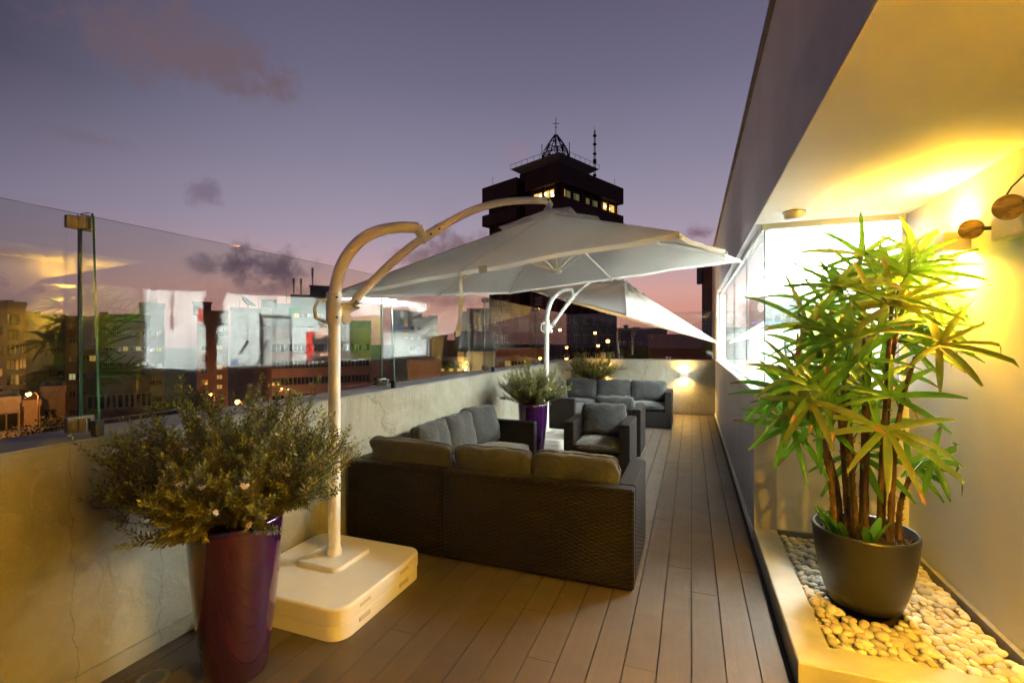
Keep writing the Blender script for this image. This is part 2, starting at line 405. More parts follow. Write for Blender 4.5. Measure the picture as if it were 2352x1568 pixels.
for i in range(6):
    ya, yb = JY[i] + .006, JY[i + 1] - .006
    t = thing('glass_screen', names[i], 'glass screen', (GX, (ya + yb) / 2, 1.145), 0, 'glass panels along the left wall')
    mb = MB(); pane(mb, (-.005, ya - (ya + yb) / 2, GZ0 - 1.145), (.005, yb - (ya + yb) / 2, GZ1 - 1.145), 0)
    mb.build('glass_panel', [M_glass, M_glass_edge], t)
    if i < 5:
        yj = JY[i + 1] - (ya + yb) / 2; fm = MB()                       # trapezoid fin, rounded at the top corner
        prof = [(.012, .045), (.15, .045), (.105, 1.03), (.095, 1.055), (.075, 1.06), (.012, 1.06)]
        for sgn in (-1, 1): fm.quad([(x, yj + sgn * .005, z) for x, z in (prof if sgn < 0 else prof[::-1])], 0)
        for q in range(len(prof)):
            (xa, za), (xb, zb) = prof[q], prof[(q + 1) % len(prof)]
            fm.quad([(xa, yj - .005, za), (xa, yj + .005, za), (xb, yj + .005, zb), (xb, yj - .005, zb)], 1)
        fm.build('stiffening_fin', [M_glass, M_glass_edge], t)
        c1 = MB(); clamp(c1, 0, yj, .012, .075); c1.box((.02, yj - .014, .015), (.075, yj - .006, .08)); c1.box((.02, yj + .006, .015), (.075, yj + .014, .08)); c1.build('clamp', M_steel, t)
        c2 = MB(); clamp(c2, 0, yj, .985, .06); c2.box((.02, yj - .014, .985), (.075, yj - .006, 1.045)); c2.box((.02, yj + .006, .985), (.075, yj + .014, 1.045)); c2.build('clamp', M_steel, t)
        c3 = MB(); c3.box((.115, yj - .018, .001), (.158, yj + .018, .075), bev=.003); c3.build('fin_shoe', M_darksteel, t)
        bar = MB(); bar.tube([(0, yj, .09), (0, yj, .985)], .0055, 8); bar.build('joint_seal', M_steel, t)
fjx = [-2.74, -1.50, -.47, .465]
fn = ['clear glass panel on the far wall above the small bush', 'middle clear glass panel on the far wall', 'clear glass panel on the far wall above the right wall lamp']
for i in range(3):
    xa, xb = fjx[i] + .005, fjx[i + 1] - .005; xc = (xa + xb) / 2
    t = thing('glass_screen', fn[i], 'glass screen', (xc, FY + .13, 1.17), 0, 'glass panels on the far wall')
    mb = MB(); pane(mb, (xa - xc, -.005, .05), (xb - xc, .005, 1.03), 1); mb.build('glass_panel', [M_glass, M_glass_edge], t)
    c1 = MB()
    c1.box((xb - xc - .05, -.016, .001), (xb - xc - .005, -.007, .06), bev=.002); c1.box((xb - xc - .05, .007, .001), (xb - xc - .005, .016, .06), bev=.002); c1.build('clamp', M_steel, t)
    c1 = MB(); c1.box((xa - xc + .005, -.016, .001), (xa - xc + .05, -.007, .06), bev=.002); c1.box((xa - xc + .005, .007, .001), (xa - xc + .05, .016, .06), bev=.002); c1.build('clamp', M_steel, t)

# ================================================================== GYM BUILDING
G = thing('gym_building', 'pale rendered building on the right with a wide gym window and lit planter alcove', 'building')
YE = 10.25                                  # far end of the ribbon window
RX = 3.1; RY = 10.42; RC = 2.66             # gym interior: far side wall, end wall, ceiling
wl = MB()
wl.box((FX, CY, -.3), (FX + .16, 12.5, SILL - .012)); wl.box((FX, YE, SILL - .012), (FX + .16, 12.5, SOF)); wl.box((FX, -4, SOF), (FX + .16, 12.5, TOP))
wl.build('facade_wall', M_facade, G)
al = MB()
al.box((FX + .16, CY, -.3), (AX, CY + .12, SILL - .012)); al.box((AX, -4, -.3), (AX + .15, CY + .12, SOF))
al.build('alcove_wall', M_alcove, G)
sf = MB(); sf.box((FX + .16, -4, SOF + .004), (AX + .15, CY + .12, SOF + .16)); sf.box((FX + .002, -4, SOF - .008), (AX - .002, CY - .014, SOF - .0005)); sf.build('soffit', M_alcove, G)
rf = MB(); rf.box((FX - .03, -4.05, TOP), (5.2, 12.55, TOP + .03)); rf.build('roof_flashing', M_drip, G)
sk = MB(); sk.box((FX - .014, CY + .02, 0), (FX, FY - .02, .07)); sk.build('skirting', M_alcove, G)
# interior shell
ish = MB()
ish.box((RX, CY + .12, -.3), (RX + .12, RY, RC)); ish.box((FX + .16, RY, -.3), (RX + .12, RY + .12, RC))
ish.box((AX + .15, CY, -.3), (RX + .12, CY + .12, RC)); ish.box((FX + .16, CY + .121, RC), (RX + .12, RY + .12, RC + .1))
ish.build('interior_wall', mat('gym_wall_paint', (.60, .61, .60), .7, var=.05, vscale=2), G)
bx('interior_floor', mat('gym_floor', (.58, .58, .58), .4, var=.2, vscale=20), (FX + .16, CY + .12, -.05), (RX, RY, .02), G)
# window: sills, head, mullions and panes
wd = thing('_w', '', ''); 
bpy.data.objects.remove(wd)
win = MB(); win.box((FX - .012, CY - .012, SILL - .012), (FX + .17, YE, SILL + .012), bev=.003); win.box((FX + .17, CY - .012, SILL - .012), (AX - .001, CY + .13, SILL + .012), bev=.003)
winf = win.build('window', M_frame, G)
fr = MB()
GXW = FX + .085; GYW = CY + .06
fr.box((GXW - .02, GYW, SOF - .045), (GXW + .02, YE, SOF)); fr.box((GXW - .02, GYW, SILL + .012), (GXW + .02, YE, SILL + .035))
fr.box((GXW - .02, YE - .04, SILL + .035), (GXW + .02, YE, SOF - .045))
fr.box((GXW - .02, GYW - .02, SOF - .04), (AX - .001, GYW + .02, SOF + .003)); fr.box((AX - .03, GYW - .018, SILL + .03), (AX - .001, GYW + .018, SOF - .04))
fr.box((GXW + .02, GYW - .018, SILL + .012), (AX - .001, GYW + .018, SILL + .03))
fr.build('frame', M_frame, winf)
pj = [GYW + .012, 5.7, 7.3, 8.9, YE - .04]
for i in range(4):
    pm = MB(); pane(pm, (GXW - .004, pj[i] + .004, SILL + .035), (GXW + .004, pj[i + 1] - .004, SOF - .045), 0); pm.build('pane', [M_winglass, M_glass_edge], winf)
pm = MB(); pane(pm, (GXW + .02, GYW - .004, SILL + .03), (AX - .03, GYW + .004, SOF - .04), 1); pm.build('pane', [M_winglass, M_glass_edge], winf)

# ---- gym contents
def ceiling_panel(x, y, label):
    t = thing('ceiling_light', label, 'ceiling light', (x, y, RC), 0, 'square ceiling lights in the gym')
    MB().box((-.32, -.32, -.05), (.32, .32, -.001), bev=.004).build('housing', M_frame, t)
    MB().box((-.29, -.29, -.15), (.29, .29, -.051)).build('diffuser', EM_PANEL, t); return t
EM_PANEL = emis('led_diffuser', (.93, .98, .93), 215)
for x, y, l in ((1.6, 5.2, 'glowing square ceiling light in the gym nearest the planter window'), (1.6, 6.9, 'glowing square ceiling light in the gym, second from the planter window'),
                (1.6, 8.5, 'glowing square ceiling light in the gym, third from the planter window'), (1.6, 9.8, 'glowing square ceiling light in the gym by the end wall')):
    ceiling_panel(x, y, l)
# television
def tv_mat():
    m = emis('tv_picture', (.1, .1, .1), 1.0); N = NT(m.node_tree); b = N.n['Principled BSDF']
    p = N.node('ShaderNodeTexCoord').outputs['Object']; s = N.node('ShaderNodeSeparateXYZ'); N.l.new(p, s.inputs[0])
    c = N.mix(N.sstep(N.noise(p, 7, 3, .6), .4, .6), (.03, .05, .045, 1), (.16, .24, .20, 1))
    c = N.mix(N.sstep(N.vmath('LENGTH', N.vmath('MULTIPLY', N.vmath('SUBTRACT', p, (-.27, 0, .08)), (1.2, 0, .7))), .08, .06), c, (1.6, 1.4, 1.3, 1))
    bar = N.math('MULTIPLY', N.math('LESS_THAN', s.outputs[2], -.20), N.math('GREATER_THAN', s.outputs[2], -.235))
    c = N.mix(N.math('MULTIPLY', bar, N.math('LESS_THAN', s.outputs[0], .1)), c, (.1, .35, 1.6, 1))
    N.put(b.inputs['Emission Color'], c); b.inputs['Emission Strength'].default_value = 1.3; b.inputs['Roughness'].default_value = .5; b.inputs['Specular IOR Level'].default_value = .08; return m
tv = thing('television', 'flat television showing a picture, high on the gym end wall', 'television', (1.5, RY - .14, 2.14), R(8))
MB().box((-.46, -.025, -.29), (.46, .025, .29), bev=.006).build('casing', M_rubber, tv)
MB().box((-.44, -.029, -.27), (.44, -.0255, .27)).build('screen', tv_mat(), tv)
MB().box((-.06, .026, -.06), (.06, .12, .06)).build('bracket', M_darksteel, tv)
# framed foliage picture
gp = thing('wall_picture', 'big framed picture of hanging green leaves on the gym end wall', 'picture', (2.45, RY, 1.5))
MB().box((-.52, -.03, -.72), (.52, 0, .72), bev=.004).build('frame', M_rubber, gp)
gm = mat('foliage_print', (.012, .02, .006), .4, color2=(.16, .24, .03), vscale=16)
MB().box((-.48, -.034, -.68), (.48, -.0305, .68)).build('print', gm, gp)
# red poster, door, exit sign, extinguisher
rp = thing('poster', 'red poster with a dark photograph and white stripe on the gym wall', 'poster', (RX, 9.5, 1.3))
MB().box((-.02, -.5, -.5), (0, .5, .48)).build('sheet', M_red, rp)
MB().box((-.024, -.28, -.35), (-.0205, .38, .25)).build('photograph', mat('dark_print', (.08, .04, .04), .5, var=.6, vscale=9), rp)
MB().box((-.024, .41, -.48), (-.0205, .47, .46)).build('white_stripe', M_white, rp)
dr = thing('door', 'grey door with a dark frame in the gym side wall', 'door', (RX, 8.1, .02))
MB().box((-.03, -.42, 0), (0, .42, 2.12)).build('frame', M_darksteel, dr)
MB().box((-.045, -.36, .01), (-.031, .36, 2.05), bev=.003).build('leaf', mat('door_grey', (.34, .34, .33), .5), dr)
MB().tube([(-.05, .28, 1.02), (-.085, .28, 1.02), (-.085, .18, 1.02)], .01, 8).build('handle', M_steel, dr)
def text(body, size, m, parent, loc, rot, name='lettering', align='CENTER'):
    cu = bpy.data.curves.new(name, 'FONT'); cu.body = body; cu.size = size; cu.align_x = align; cu.align_y = 'CENTER'; cu.extrude = .001
    cu.materials.append(m); o = bpy.data.objects.new(name, cu); col.objects.link(o); 
    dg = bpy.context.evaluated_depsgraph_get(); me = bpy.data.meshes.new_from_object(o.evaluated_get(dg)); bpy.data.objects.remove(o); o = bpy.data.objects.new(name, me); col.objects.link(o)
    o.parent = parent; o.location = loc; o.rotation_euler = rot; return o
ex = thing('exit_sign', 'green SALIDA exit sign high on the gym wall beside the door', 'sign', (RX, 8.62, 2.27))
MB().box((-.012, -.16, -.06), (0, .16, .06), bev=.002).build('plate', mat('sign_green', (.02, .36, .10), .4), ex)
text('SALIDA', .08, M_white, ex, (-.0135, 0, 0), (R(90), 0, R(-90)))
es = thing('extinguisher_sign', 'red and white extinguisher sign on the gym wall above the extinguisher', 'sign', (RX, 6.42, 2.0))
MB().box((-.008, -.13, -.2), (0, .13, .2), bev=.002).build('plate', M_white, es)
MB().box((-.0105, -.11, -.06), (-.0085, .11, .18)).build('red_field', M_red, es)
MB().box((-.0125, -.025, -.03), (-.0108, .025, .1)).box((-.0125, -.04, .1), (-.0108, .015, .12)).build('pictogram', M_white, es)
text('EXTINTOR', .042, M_red, es, (-.009, 0, -.13), (R(90), 0, R(-90)))
fe = thing('fire_extinguisher', 'red fire extinguisher with a white band hung on the gym wall', 'fire extinguisher', (RX - .09, 6.5, .98))
MB().lathe([(0, 0), (.065, 0), (.075, .02), (.075, .30), (.06, .35), (.025, .38), (.02, .40), (0, .40)], n=20).build('cylinder', M_red, fe)
MB().lathe([(.0765, .06), (.0765, .22)], n=20).build('label_band', M_white, fe)
MB().box((-.015, -.05, .40), (.015, .05, .43), bev=.004).tube([(0, .05, .41), (0, .12, .36), (0, .12, .15)], .012, 8).build('valve_hose', M_rubber, fe)
MB().box((.03, -.02, .25), (.09, .02, .33)).build('bracket', M_darksteel, fe)

def machine(x, y, rz, label):
    t = thing('cross_trainer', label, 'exercise machine', (x, y, .02), rz, 'exercise machines in the gym')
    b = MB(); b.box((-.28, -.65, 0), (.28, -.58, .06), bev=.01); b.box((-.28, .55, 0), (.28, .62, .06), bev=.01); b.box((-.06, -.6, .03), (.06, .56, .11), bev=.02)
    b.build('base_frame', M_rubber, t)
    m = MB(); m.tube([(0, .35, .1), (0, .42, .7), (0, .38, 1.2)], [.05, .04, .035], 12); m.build('mast', M_body, t)
    h = MB(); h.lathe([(0, -.08), (.25, -.08), (.27, 0), (.25, .08), (0, .08)], (0, .35, .32), 28, M=Matrix.Rotation(R(90), 4, 'Y')); h.build('flywheel_cover', M_body, t)
    c = MB(); Mx = Matrix.Translation((0, .36, 1.22)) @ Matrix.Rotation(R(-50), 4, 'X'); c.lathe([(0, -.02), (.15, -.02), (.17, 0), (.15, .02), (0, .022)], (0, 0, 0), 28, M=Mx @ Matrix.Scale(1.25, 4, (1, 0, 0)))
    c.build('console', M_body, t)
    d = MB(); d.box((-.08, -.04, .023), (.08, .07, .026), M=Mx); d.build('display', emis('display_blue', (.35, .4, 1), 2.5), t)
    for s in (-1, 1):
        a = MB(); a.tube([(s * .22, .2, .35), (s * .24, .12, .95), (s * .24, .2, 1.18), (s * .22, .02, 1.5)], .017, 10); a.build('arm', M_darksteel, t)
        g = MB(); g.tube([(s * .222, .05, 1.44), (s * .217, -.02, 1.56)], .024, 10); g.build('grip', M_rubber, t)
        p = MB(); p.box((s * .18 - .07, -.35, .22), (s * .18 + .07, .05, .26), bev=.01); p.build('pedal', M_rubber, t)
    return t
machine(1.18, 5.9, R(180), 'grey cross trainer with upright handles just inside the planter window')
machine(2.25, 8.95, 0, 'cross trainer with an oval console near the gym end wall')

# person in the gym (seen mirrored in the glass screens)
def skin_obj(name, V, E_, Rd, m, parent, sub=2, root=0):
    me = bpy.data.meshes.new(name); me.from_pydata(V, E_, []); o = bpy.data.objects.new(name, me); col.objects.link(o)
    sm = o.modifiers.new('skin', 'SKIN'); sl = me.skin_vertices[0].data
    for i, r in enumerate(Rd): sl[i].radius = (r, r) if isinstance(r, (int, float)) else r
    sl[root].use_root = True; sm.use_smooth_shade = True
    ss = o.modifiers.new('subsurf', 'SUBSURF'); ss.levels = sub; ss.render_levels = sub
    me.materials.append(m); o.parent = parent; return o
def person(x, y, rz, label):
    t = thing('person', label, 'person', (x, y, .28), rz)
    skin = mat('skin', (.50, .30, .21), .5)
    V = [(0, 0, .92), (0, 0, 1.08), (0, .01, 1.25), (0, .02, 1.42), (0, .02, 1.50), (0, .03, 1.56),
         (-.10, 0, .88), (-.11, .06, .48), (-.11, .02, .08), (-.11, .14, .04), (.10, 0, .88), (.11, .02, .48), (.11, -.12, .12), (.11, -.02, .06),
         (-.19, .02, 1.40), (-.27, .06, 1.14), (-.22, .28, 1.16), (-.21, .34, 1.18), (.19, .02, 1.40), (.26, .08, 1.14), (.20, .30, 1.22), (.19, .36, 1.24)]
    E_ = [(0, 1), (1, 2), (2, 3), (3, 4), (4, 5), (0, 6), (6, 7), (7, 8), (8, 9), (0, 10), (10, 11), (11, 12), (12, 13), (3, 14), (14, 15), (15, 16), (16, 17), (3, 18), (18, 19), (19, 20), (20, 21)]
    Rd = [(.15, .11), (.135, .1), (.155, .11), (.13, .09), .055, .055, .09, .06, .04, .035, .09, .06, .04, .035, .055, .042, .028, .026, .055, .042, .028, .026]
    skin_obj('body', V, E_, Rd, skin, t)
    hd = MB(); bm = bmesh.new(); bmesh.ops.create_icosphere(bm, subdivisions=3, radius=1)
    for v in bm.verts:
        c = v.co; f = 1 - .22 * max(0, -c.z) ** 1.5
        v.co = Vector((c.x * .075 * f, c.y * .096 * f, c.z * .12))
        if c.y > .75 and abs(c.x) < .22 and -.35 < c.z < .15: v.co.y += .018
    hd.add_bm(bm); h = hd.build('head', skin, t, (0, .045, 1.665))
    for s in (-1, 1):
        e = MB(); b2 = bmesh.new(); bmesh.ops.create_icosphere(b2, subdivisions=2, radius=.011); e.add_bm(b2); e.build('eye', M_rubber, h, (s * .03, .085, .01))
        e = MB(); b2 = bmesh.new(); bmesh.ops.create_icosphere(b2, subdivisions=2, radius=.024); e.add_bm(b2, M=Matrix.Scale(.4, 4, (1, 0, 0))); e.build('ear', skin, h, (s * .076, 0, 0))
        hand = MB(); base = Vector((s * .205 if s < 0 else .19, .36 if s < 0 else .38, 1.19 if s < 0 else 1.25))
        hand.box((-.035, -.02, -.016), (.035, .06, .016), M=Matrix.Translation(base), bev=.008)
        for q in range(4):
            x0 = -.027 + q * .018; L = (.06, .072, .075, .06)[q]
            hand.tube([base + Vector((x0, .055, 0)), base + Vector((x0, .055 + L * .5, -.006)), base + Vector((x0, .055 + L * .75, -.035)), base + Vector((x0, .055 + L * .5, -.055))], [.009, .0085, .008, .006], 8)
        hand.tube([base + Vector((-s * .03, 0, 0)), base + Vector((-s * .055, .035, -.015)), base + Vector((-s * .045, .06, -.035))], [.011, .010, .007], 8)
        hand.build('hand', skin, t)
    mo = MB(); mo.box((-.022, .086, -.058), (.022, .092, -.05), bev=.002); mo.build('mouth', mat('lips', (.4, .14, .12), .5), h)
    hr = MB(); bm = bmesh.new(); bmesh.ops.create_icosphere(bm, subdivisions=3, radius=1)
    for v in bm.verts: v.co = Vector((v.co.x * .082, v.co.y * .1 - .012, max(v.co.z, -.1 if v.co.y < 0 else .42) * .128))
    hr.add_bm(bm); hr.build('hair', mat('grey_hair', (.16, .14, .13), .8), h)
    V2 = [(0, 0, .95), (0, 0, 1.08), (0, .01, 1.25), (0, .02, 1.40), (-.19, .02, 1.40), (-.25, .05, 1.22), (.19, .02, 1.40), (.245, .06, 1.22)]
    skin_obj('shirt', V2, [(0, 1), (1, 2), (2, 3), (3, 4), (4, 5), (3, 6), (6, 7)], [(.165, .125), (.15, .115), (.17, .125), (.145, .1), .068, .06, .068, .06], mat('black_cloth', (.02, .02, .022), .9), t)
    V3 = [(0, 0, .95), (-.10, 0, .88), (-.11, .06, .50), (-.11, .03, .14), (.10, 0, .88), (.11, .02, .50), (.11, -.10, .17)]
    skin_obj('trousers', V3, [(0, 1), (1, 2), (2, 3), (0, 4), (4, 5), (5, 6)], [(.16, .12), .1, .072, .055, .1, .072, .055], mat('dark_trousers', (.03, .03, .04), .9), t)
    return t
person(2.25, 8.55, R(0), 'person in black clothes exercising, mirrored in the glass screen')

# ================================================================== wall fittings
def wall_lamp(name, label, loc, rz, wx, dy, hz, p_up, p_dn, color, group='up and down wall lamps', spread=150):
    # local: wall behind at +Y; body sticks out towards -Y
    t = thing(name, label, 'wall lamp', loc, rz, group)
    b = MB(); th = .006
    b.box((-wx / 2, -dy, -hz / 2), (wx / 2, -dy + th, hz / 2)); b.box((-wx / 2, -th, -hz / 2), (wx / 2, 0, hz / 2))
    b.box((-wx / 2, -dy + th, -hz / 2), (-wx / 2 + th, -th, hz / 2)); b.box((wx / 2 - th, -dy + th, -hz / 2), (wx / 2, -th, hz / 2))
    b.box((-wx / 2 + th, -dy + th, -.004), (wx / 2 - th, -th, .004))
    b.build('housing', M_body, t)
    for s in (-1, 1):
        l = MB(); l.box((-wx / 2 + th + .004, -dy + th + .004, s * hz * .22 - .004), (wx / 2 - th - .004, -th - .004, s * hz * .22 + .004)); l.build('lens', M_glow_warm, t)
    area_light('lamp_light', (0, -dy / 2, hz / 2 - .008), (PI, 0, 0), wx * .75, dy * .7, p_up, color, t, spread)
    area_light('lamp_light', (0, -dy / 2, -hz / 2 + .008), (0, 0, 0), wx * .75, dy * .7, p_dn, color, t, spread)
    return t
wall_lamp('wall_lamp', 'square up and down wall lamp glowing above the palm in the alcove', (AX, 3.5, 2.16), R(-90), .12, .125, .107, 40, 75, WARM)
wall_lamp('wall_lamp', 'up and down wall lamp in the alcove beside the camera', (AX, .7, 2.16), R(-90), .12, .125, .107, 900, 200, WARM)
wall_lamp('wall_lamp', 'small wall lamp glowing on the far end wall near the right corner', (-.15, FY, .84), 0, .16, .10, .10, 24, 20, WARM2)
wall_lamp('wall_lamp', 'small wall lamp glowing on the far end wall behind the small bush', (-1.87, FY, .84), 0, .16, .10, .10, 24, 20, WARM2)

em = thing('emergency_light', 'twin head emergency light on the alcove wall right of the wall lamp', 'emergency light', (AX, 2.9, 2.15), 0)
MB().box((-.06, -.16, -.055), (0, .22, .055), bev=.004).build('battery_box', mat('ivory_plastic', (.62, .58, .50), .5), em)
MB().box((-.062, .02, -.04), (-.0605, .03, -.034)).build('indicator', emis('led_red', (1, .1, .05), 3), em)
M_brass = mat('smoked_brass', (.60, .44, .18), .35, 0, var=.3, vscale=20, trans=.6)
lens = mat('ribbed_lens', (.70, .55, .24), .25, 0, var=.6, vscale=45, spec=.7, trans=.5, bump=.8, bscale=80, stretch=(.3, .3, 1))
for dy, dz, r in ((.30, .03, .052), (-.02, .062, .058)):
    Mx = Vector((-.52, -.85, -.10)).to_track_quat('Z', 'Y').to_matrix().to_4x4()
    h = MB(); h.lathe([(0, -.045), (r * .7, -.04), (r, -.005), (r, .012), (r * .955, .014)], (0, 0, 0), 28, M=Mx)
    ho = h.build('lamp_head', M_brass, em, (-.105, dy, dz))
    MB().lathe([(r * .955, .010), (r * .5, .018), (0, .020)], n=28, M=Mx).build('lens', lens, ho)
    MB().tube([(-.09, dy, dz), (-.03, dy * .8, dz * .6)], .012, 8).build('swivel', M_darksteel, em)
so = thing('power_socket', 'metal power socket with a plug on the alcove wall above the emergency light', 'socket', (AX, 2.66, 2.36))
MB().box((-.008, -.045, -.045), (0, .045, .045), bev=.002).build('plate', M_steel, so)
MB().box((-.05, -.018, -.02), (-.0085, .018, .02), bev=.005).tube([(-.05, 0, 0), (-.075, .06, 0)], [.012, .008], 8).build('plug', M_rubber, so)
MB().tube([(-.073, .055, 0), (-.085, .14, -.02), (-.085, .24, -.05), (-.085, .30, -.09), (-.08, .26, -.125), (-.07, .18, -.13), (-.06, .1, -.15)], .004, 8).build('cable', M_rubber, so)
sd = thing('smoke_detector', 'round smoke detector under the soffit near the window corner', 'smoke detector', (.69, 3.93, SOF))
MB().lathe([(0, -.062), (.045, -.062), (.062, -.05), (.068, -.018), (.068, -.012)], n=36).build('housing', mat('detector_ivory', (.62, .58, .48), .5), sd)
MB().lathe([(.074, -.012), (.074, 0.003)], n=36).lathe([(0, -.011), (.074, -.012)], n=36).build('mounting_ring', M_darksteel, sd)
ig = thing('ground_light', 'round steel inground uplight set in the deck beside the big purple pot', 'ground light', (-2.38, 1.52, 0))
MB().lathe([(.048, .001), (.05, .005), (.068, .005), (.071, .001)], n=32).build('ring', mat('dull_steel_ring', (.20, .18, .15), .45, .6, var=.4, vscale=30), ig)
MB().lathe([(0, .002), (.048, .0025)], n=32).build('glass_cover', M_screen_w, ig)

# ================================================================== planter bed
kb = thing('planter_kerb', 'low smooth plastered kerb framing the pebble bed under the alcove', 'kerb')
KH = .10
mb = MB(); kp = [(.467, 2.557), (AX - .002, 2.557), (AX - .002, 2.737), (.632, 2.737), (.632, CY - .002), (.467, CY - .002)]
ki = [(.473, 2.563), (AX - .002, 2.563), (AX - .002, 2.731), (.626, 2.731), (.626, CY - .002), (.473, CY - .002)]
mb.quad([(x, y, KH) for x, y in ki])
for q in range(6):
    (xa, ya), (xb, yb) = kp[q], kp[(q + 1) % 6]; (xc, yc), (xd, yd) = ki[q], ki[(q + 1) % 6]
    mb.quad([(xa, ya, -.3), (xb, yb, -.3), (xb, yb, KH - .006), (xa, ya, KH - .006)]); mb.quad([(xa, ya, KH - .006), (xb, yb, KH - .006), (xd, yd, KH), (xc, yc, KH)])
mb.build('kerb_wall', M_kerb, kb)
bx('inner_edging', M_cap, (AX - .03, 2.74, -.02), (AX - .002, CY - .01, KH + .012), kb); bx('inner_edging', M_cap, (.634, CY - .03, -.02), (AX - .032, CY - .002, KH + .012), kb)
PC = Vector((.93, 3.29, 0))
pebs = []
for kd in range(7):
    bm = bmesh.new(); bmesh.ops.create_icosphere(bm, subdivisions=2, radius=1); ofs = Vector((kd * 3.1, 0, 0))
    for v in bm.verts:
        d = 1 + .16 * noise.noise(v.co * .8 + ofs)
        v.co = Vector((v.co.x * d * (1.0 + .12 * math.sin(kd)), v.co.y * d * .78, v.co.z * d * .55))
    me = bpy.data.meshes.new('pebble'); bm.to_mesh(me); bm.free(); me.materials.append(M_pebble[kd % 4])
    for p in me.polygons: p.use_smooth = True
    pebs.append(me)
rnd = random.Random(11); spots = []
for layer, (dx, zc, n) in enumerate(((.05, .035, 0), (.049, .068, 0))):
    y = 2.76
    while y < CY - .05:
        x = .655 + (layer * .02)
        while x < AX - .045:
            px, py = x + rnd.uniform(-.013, .013), y + rnd.uniform(-.013, .013)
            if (Vector((px, py)) - PC.to_2d()).length > .185: spots.append((layer, px, py, zc + rnd.uniform(-.006, .010)))
            x += dx
        y += dx * .84
top = sorted([s for s in spots if s[0] == 1], key=lambda s: math.hypot(s[1], s[2]))
for i, (l, x, y, z) in enumerate(top[:300]):
    o = bpy.data.objects.new('pebble', pebs[rnd.randrange(7)]); col.objects.link(o); s = rnd.choice((rnd.uniform(.020, .030), rnd.uniform(.028, .040)))
    o.location = (x, y, z); o.scale = (s, s, s); o.rotation_euler = (rnd.uniform(-.35, .35), rnd.uniform(-.35, .35), rnd.uniform(0, 6.28))
    tag(o, 'smooth rounded cream pebble lying in the planter bed around the palm pot', 'pebble', 'pebbles in the planter bed')
rest = MB()
for (l, x, y, z) in top[300:] + [s for s in spots if s[0] == 0]:
    me = pebs[rnd.randrange(7)]; s = rnd.uniform(.028, .038)
    Mx = Matrix.Translation((x, y, z)) @ Matrix.Rotation(rnd.uniform(0, 6.28), 4, 'Z') @ Matrix.Rotation(rnd.uniform(-.3, .3), 4, 'X') @ Matrix.Scale(s, 4)
    k = len(rest.v); rest.v += [Mx @ v.co for v in me.vertices]; c = rnd.randrange(4)
    for p in me.polygons: rest.f.append(tuple(q + k for q in p.vertices)); rest.m.append(c); rest.sm.append(True)
ro = rest.build('pebble_fill', M_pebble); tag(ro, 'the remaining cream pebbles filling the back and bottom of the planter bed', 'pebbles'); struct(ro, 'stuff')
struct(bx('planter_base', M_soil, (.633, 2.738, -.04), (AX - .03, CY - .03, .02)))

# ================================================================== potted palm
def strap_leaf(mb, base, d, up, L, W, droop, mi, seg=6):
    d = d.normalized(); side = d.cross(up); side = side.normalized() if side.length > 1e-4 else Vector((1, 0, 0)); nrm = side.cross(d)
    rows = []; p = base.copy(); cur = d.copy()
    for i in range(seg + 1):
        f = i / seg; wv = W * (math.sin(PI * min(1, (f * .86 + .14))) ** .55) if f < .97 else W * .28
        fold = wv * .28
        p2 = Vector(p); lim = AX - .03
        def cl(q):
            q = Vector(q)
            if q.x > lim: q.y += (q.x - lim) * .3; q.x = lim - .01 - (q.x - lim) * .04
            if q.z > SOF - .05: q.z = SOF - .05
            if q.y > CY - .03 and q.x > FX: q.y = CY - .03 - (q.y - CY) * .1
            return q
        rows.append([cl(p2 - side * wv + nrm * fold), cl(p2), cl(p2 + side * wv + nrm * fold)])
        cur = (cur + Vector((0, 0, -droop / seg * (.4 + 1.5 * f)))).normalized(); p = p + cur * (L / seg)
        nrm = side.cross(cur)
    mb.grid(rows, mi, True)
    if rnd.random() < .22: mb.m[-1] = mb.m[-2] = 3
PT = thing('potted_palm', 'tall lady palm with many fan leaves in a charcoal pot on the pebbles', 'potted plant', (PC.x, PC.y, .09))
prof = [(0, 0), (.15, 0), (.175, .012), (.205, .10), (.232, .22), (.25, .34), (.256, .42), (.256, .432), (.248, .436), (.238, .43), (.236, .36), (0, .36)]
MB().lathe(prof, n=64).build('pot', M_blackpot, PT)
sl = MB(); rnd = random.Random(5)
sl.lathe([(0, .385), (.1, .392), (.2, .385), (.237, .375)], n=40)
for q in range(160):
    a = rnd.uniform(0, 6.28); r = .225 * math.sqrt(rnd.random()); bm = bmesh.new(); bmesh.ops.create_icosphere(bm, subdivisions=1, radius=rnd.uniform(.006, .015))
    sl.add_bm(bm, M=Matrix.Translation((r * math.cos(a), r * math.sin(a), .392)) @ Matrix.Scale(.6, 4, (0, 0, 1)))
sl.build('soil', M_soil, PT)
rnd = random.Random(21)
canes = MB(); lv = MB(); hairs = MB(); CP = []
origin = Vector((PC.x, PC.y, .09))
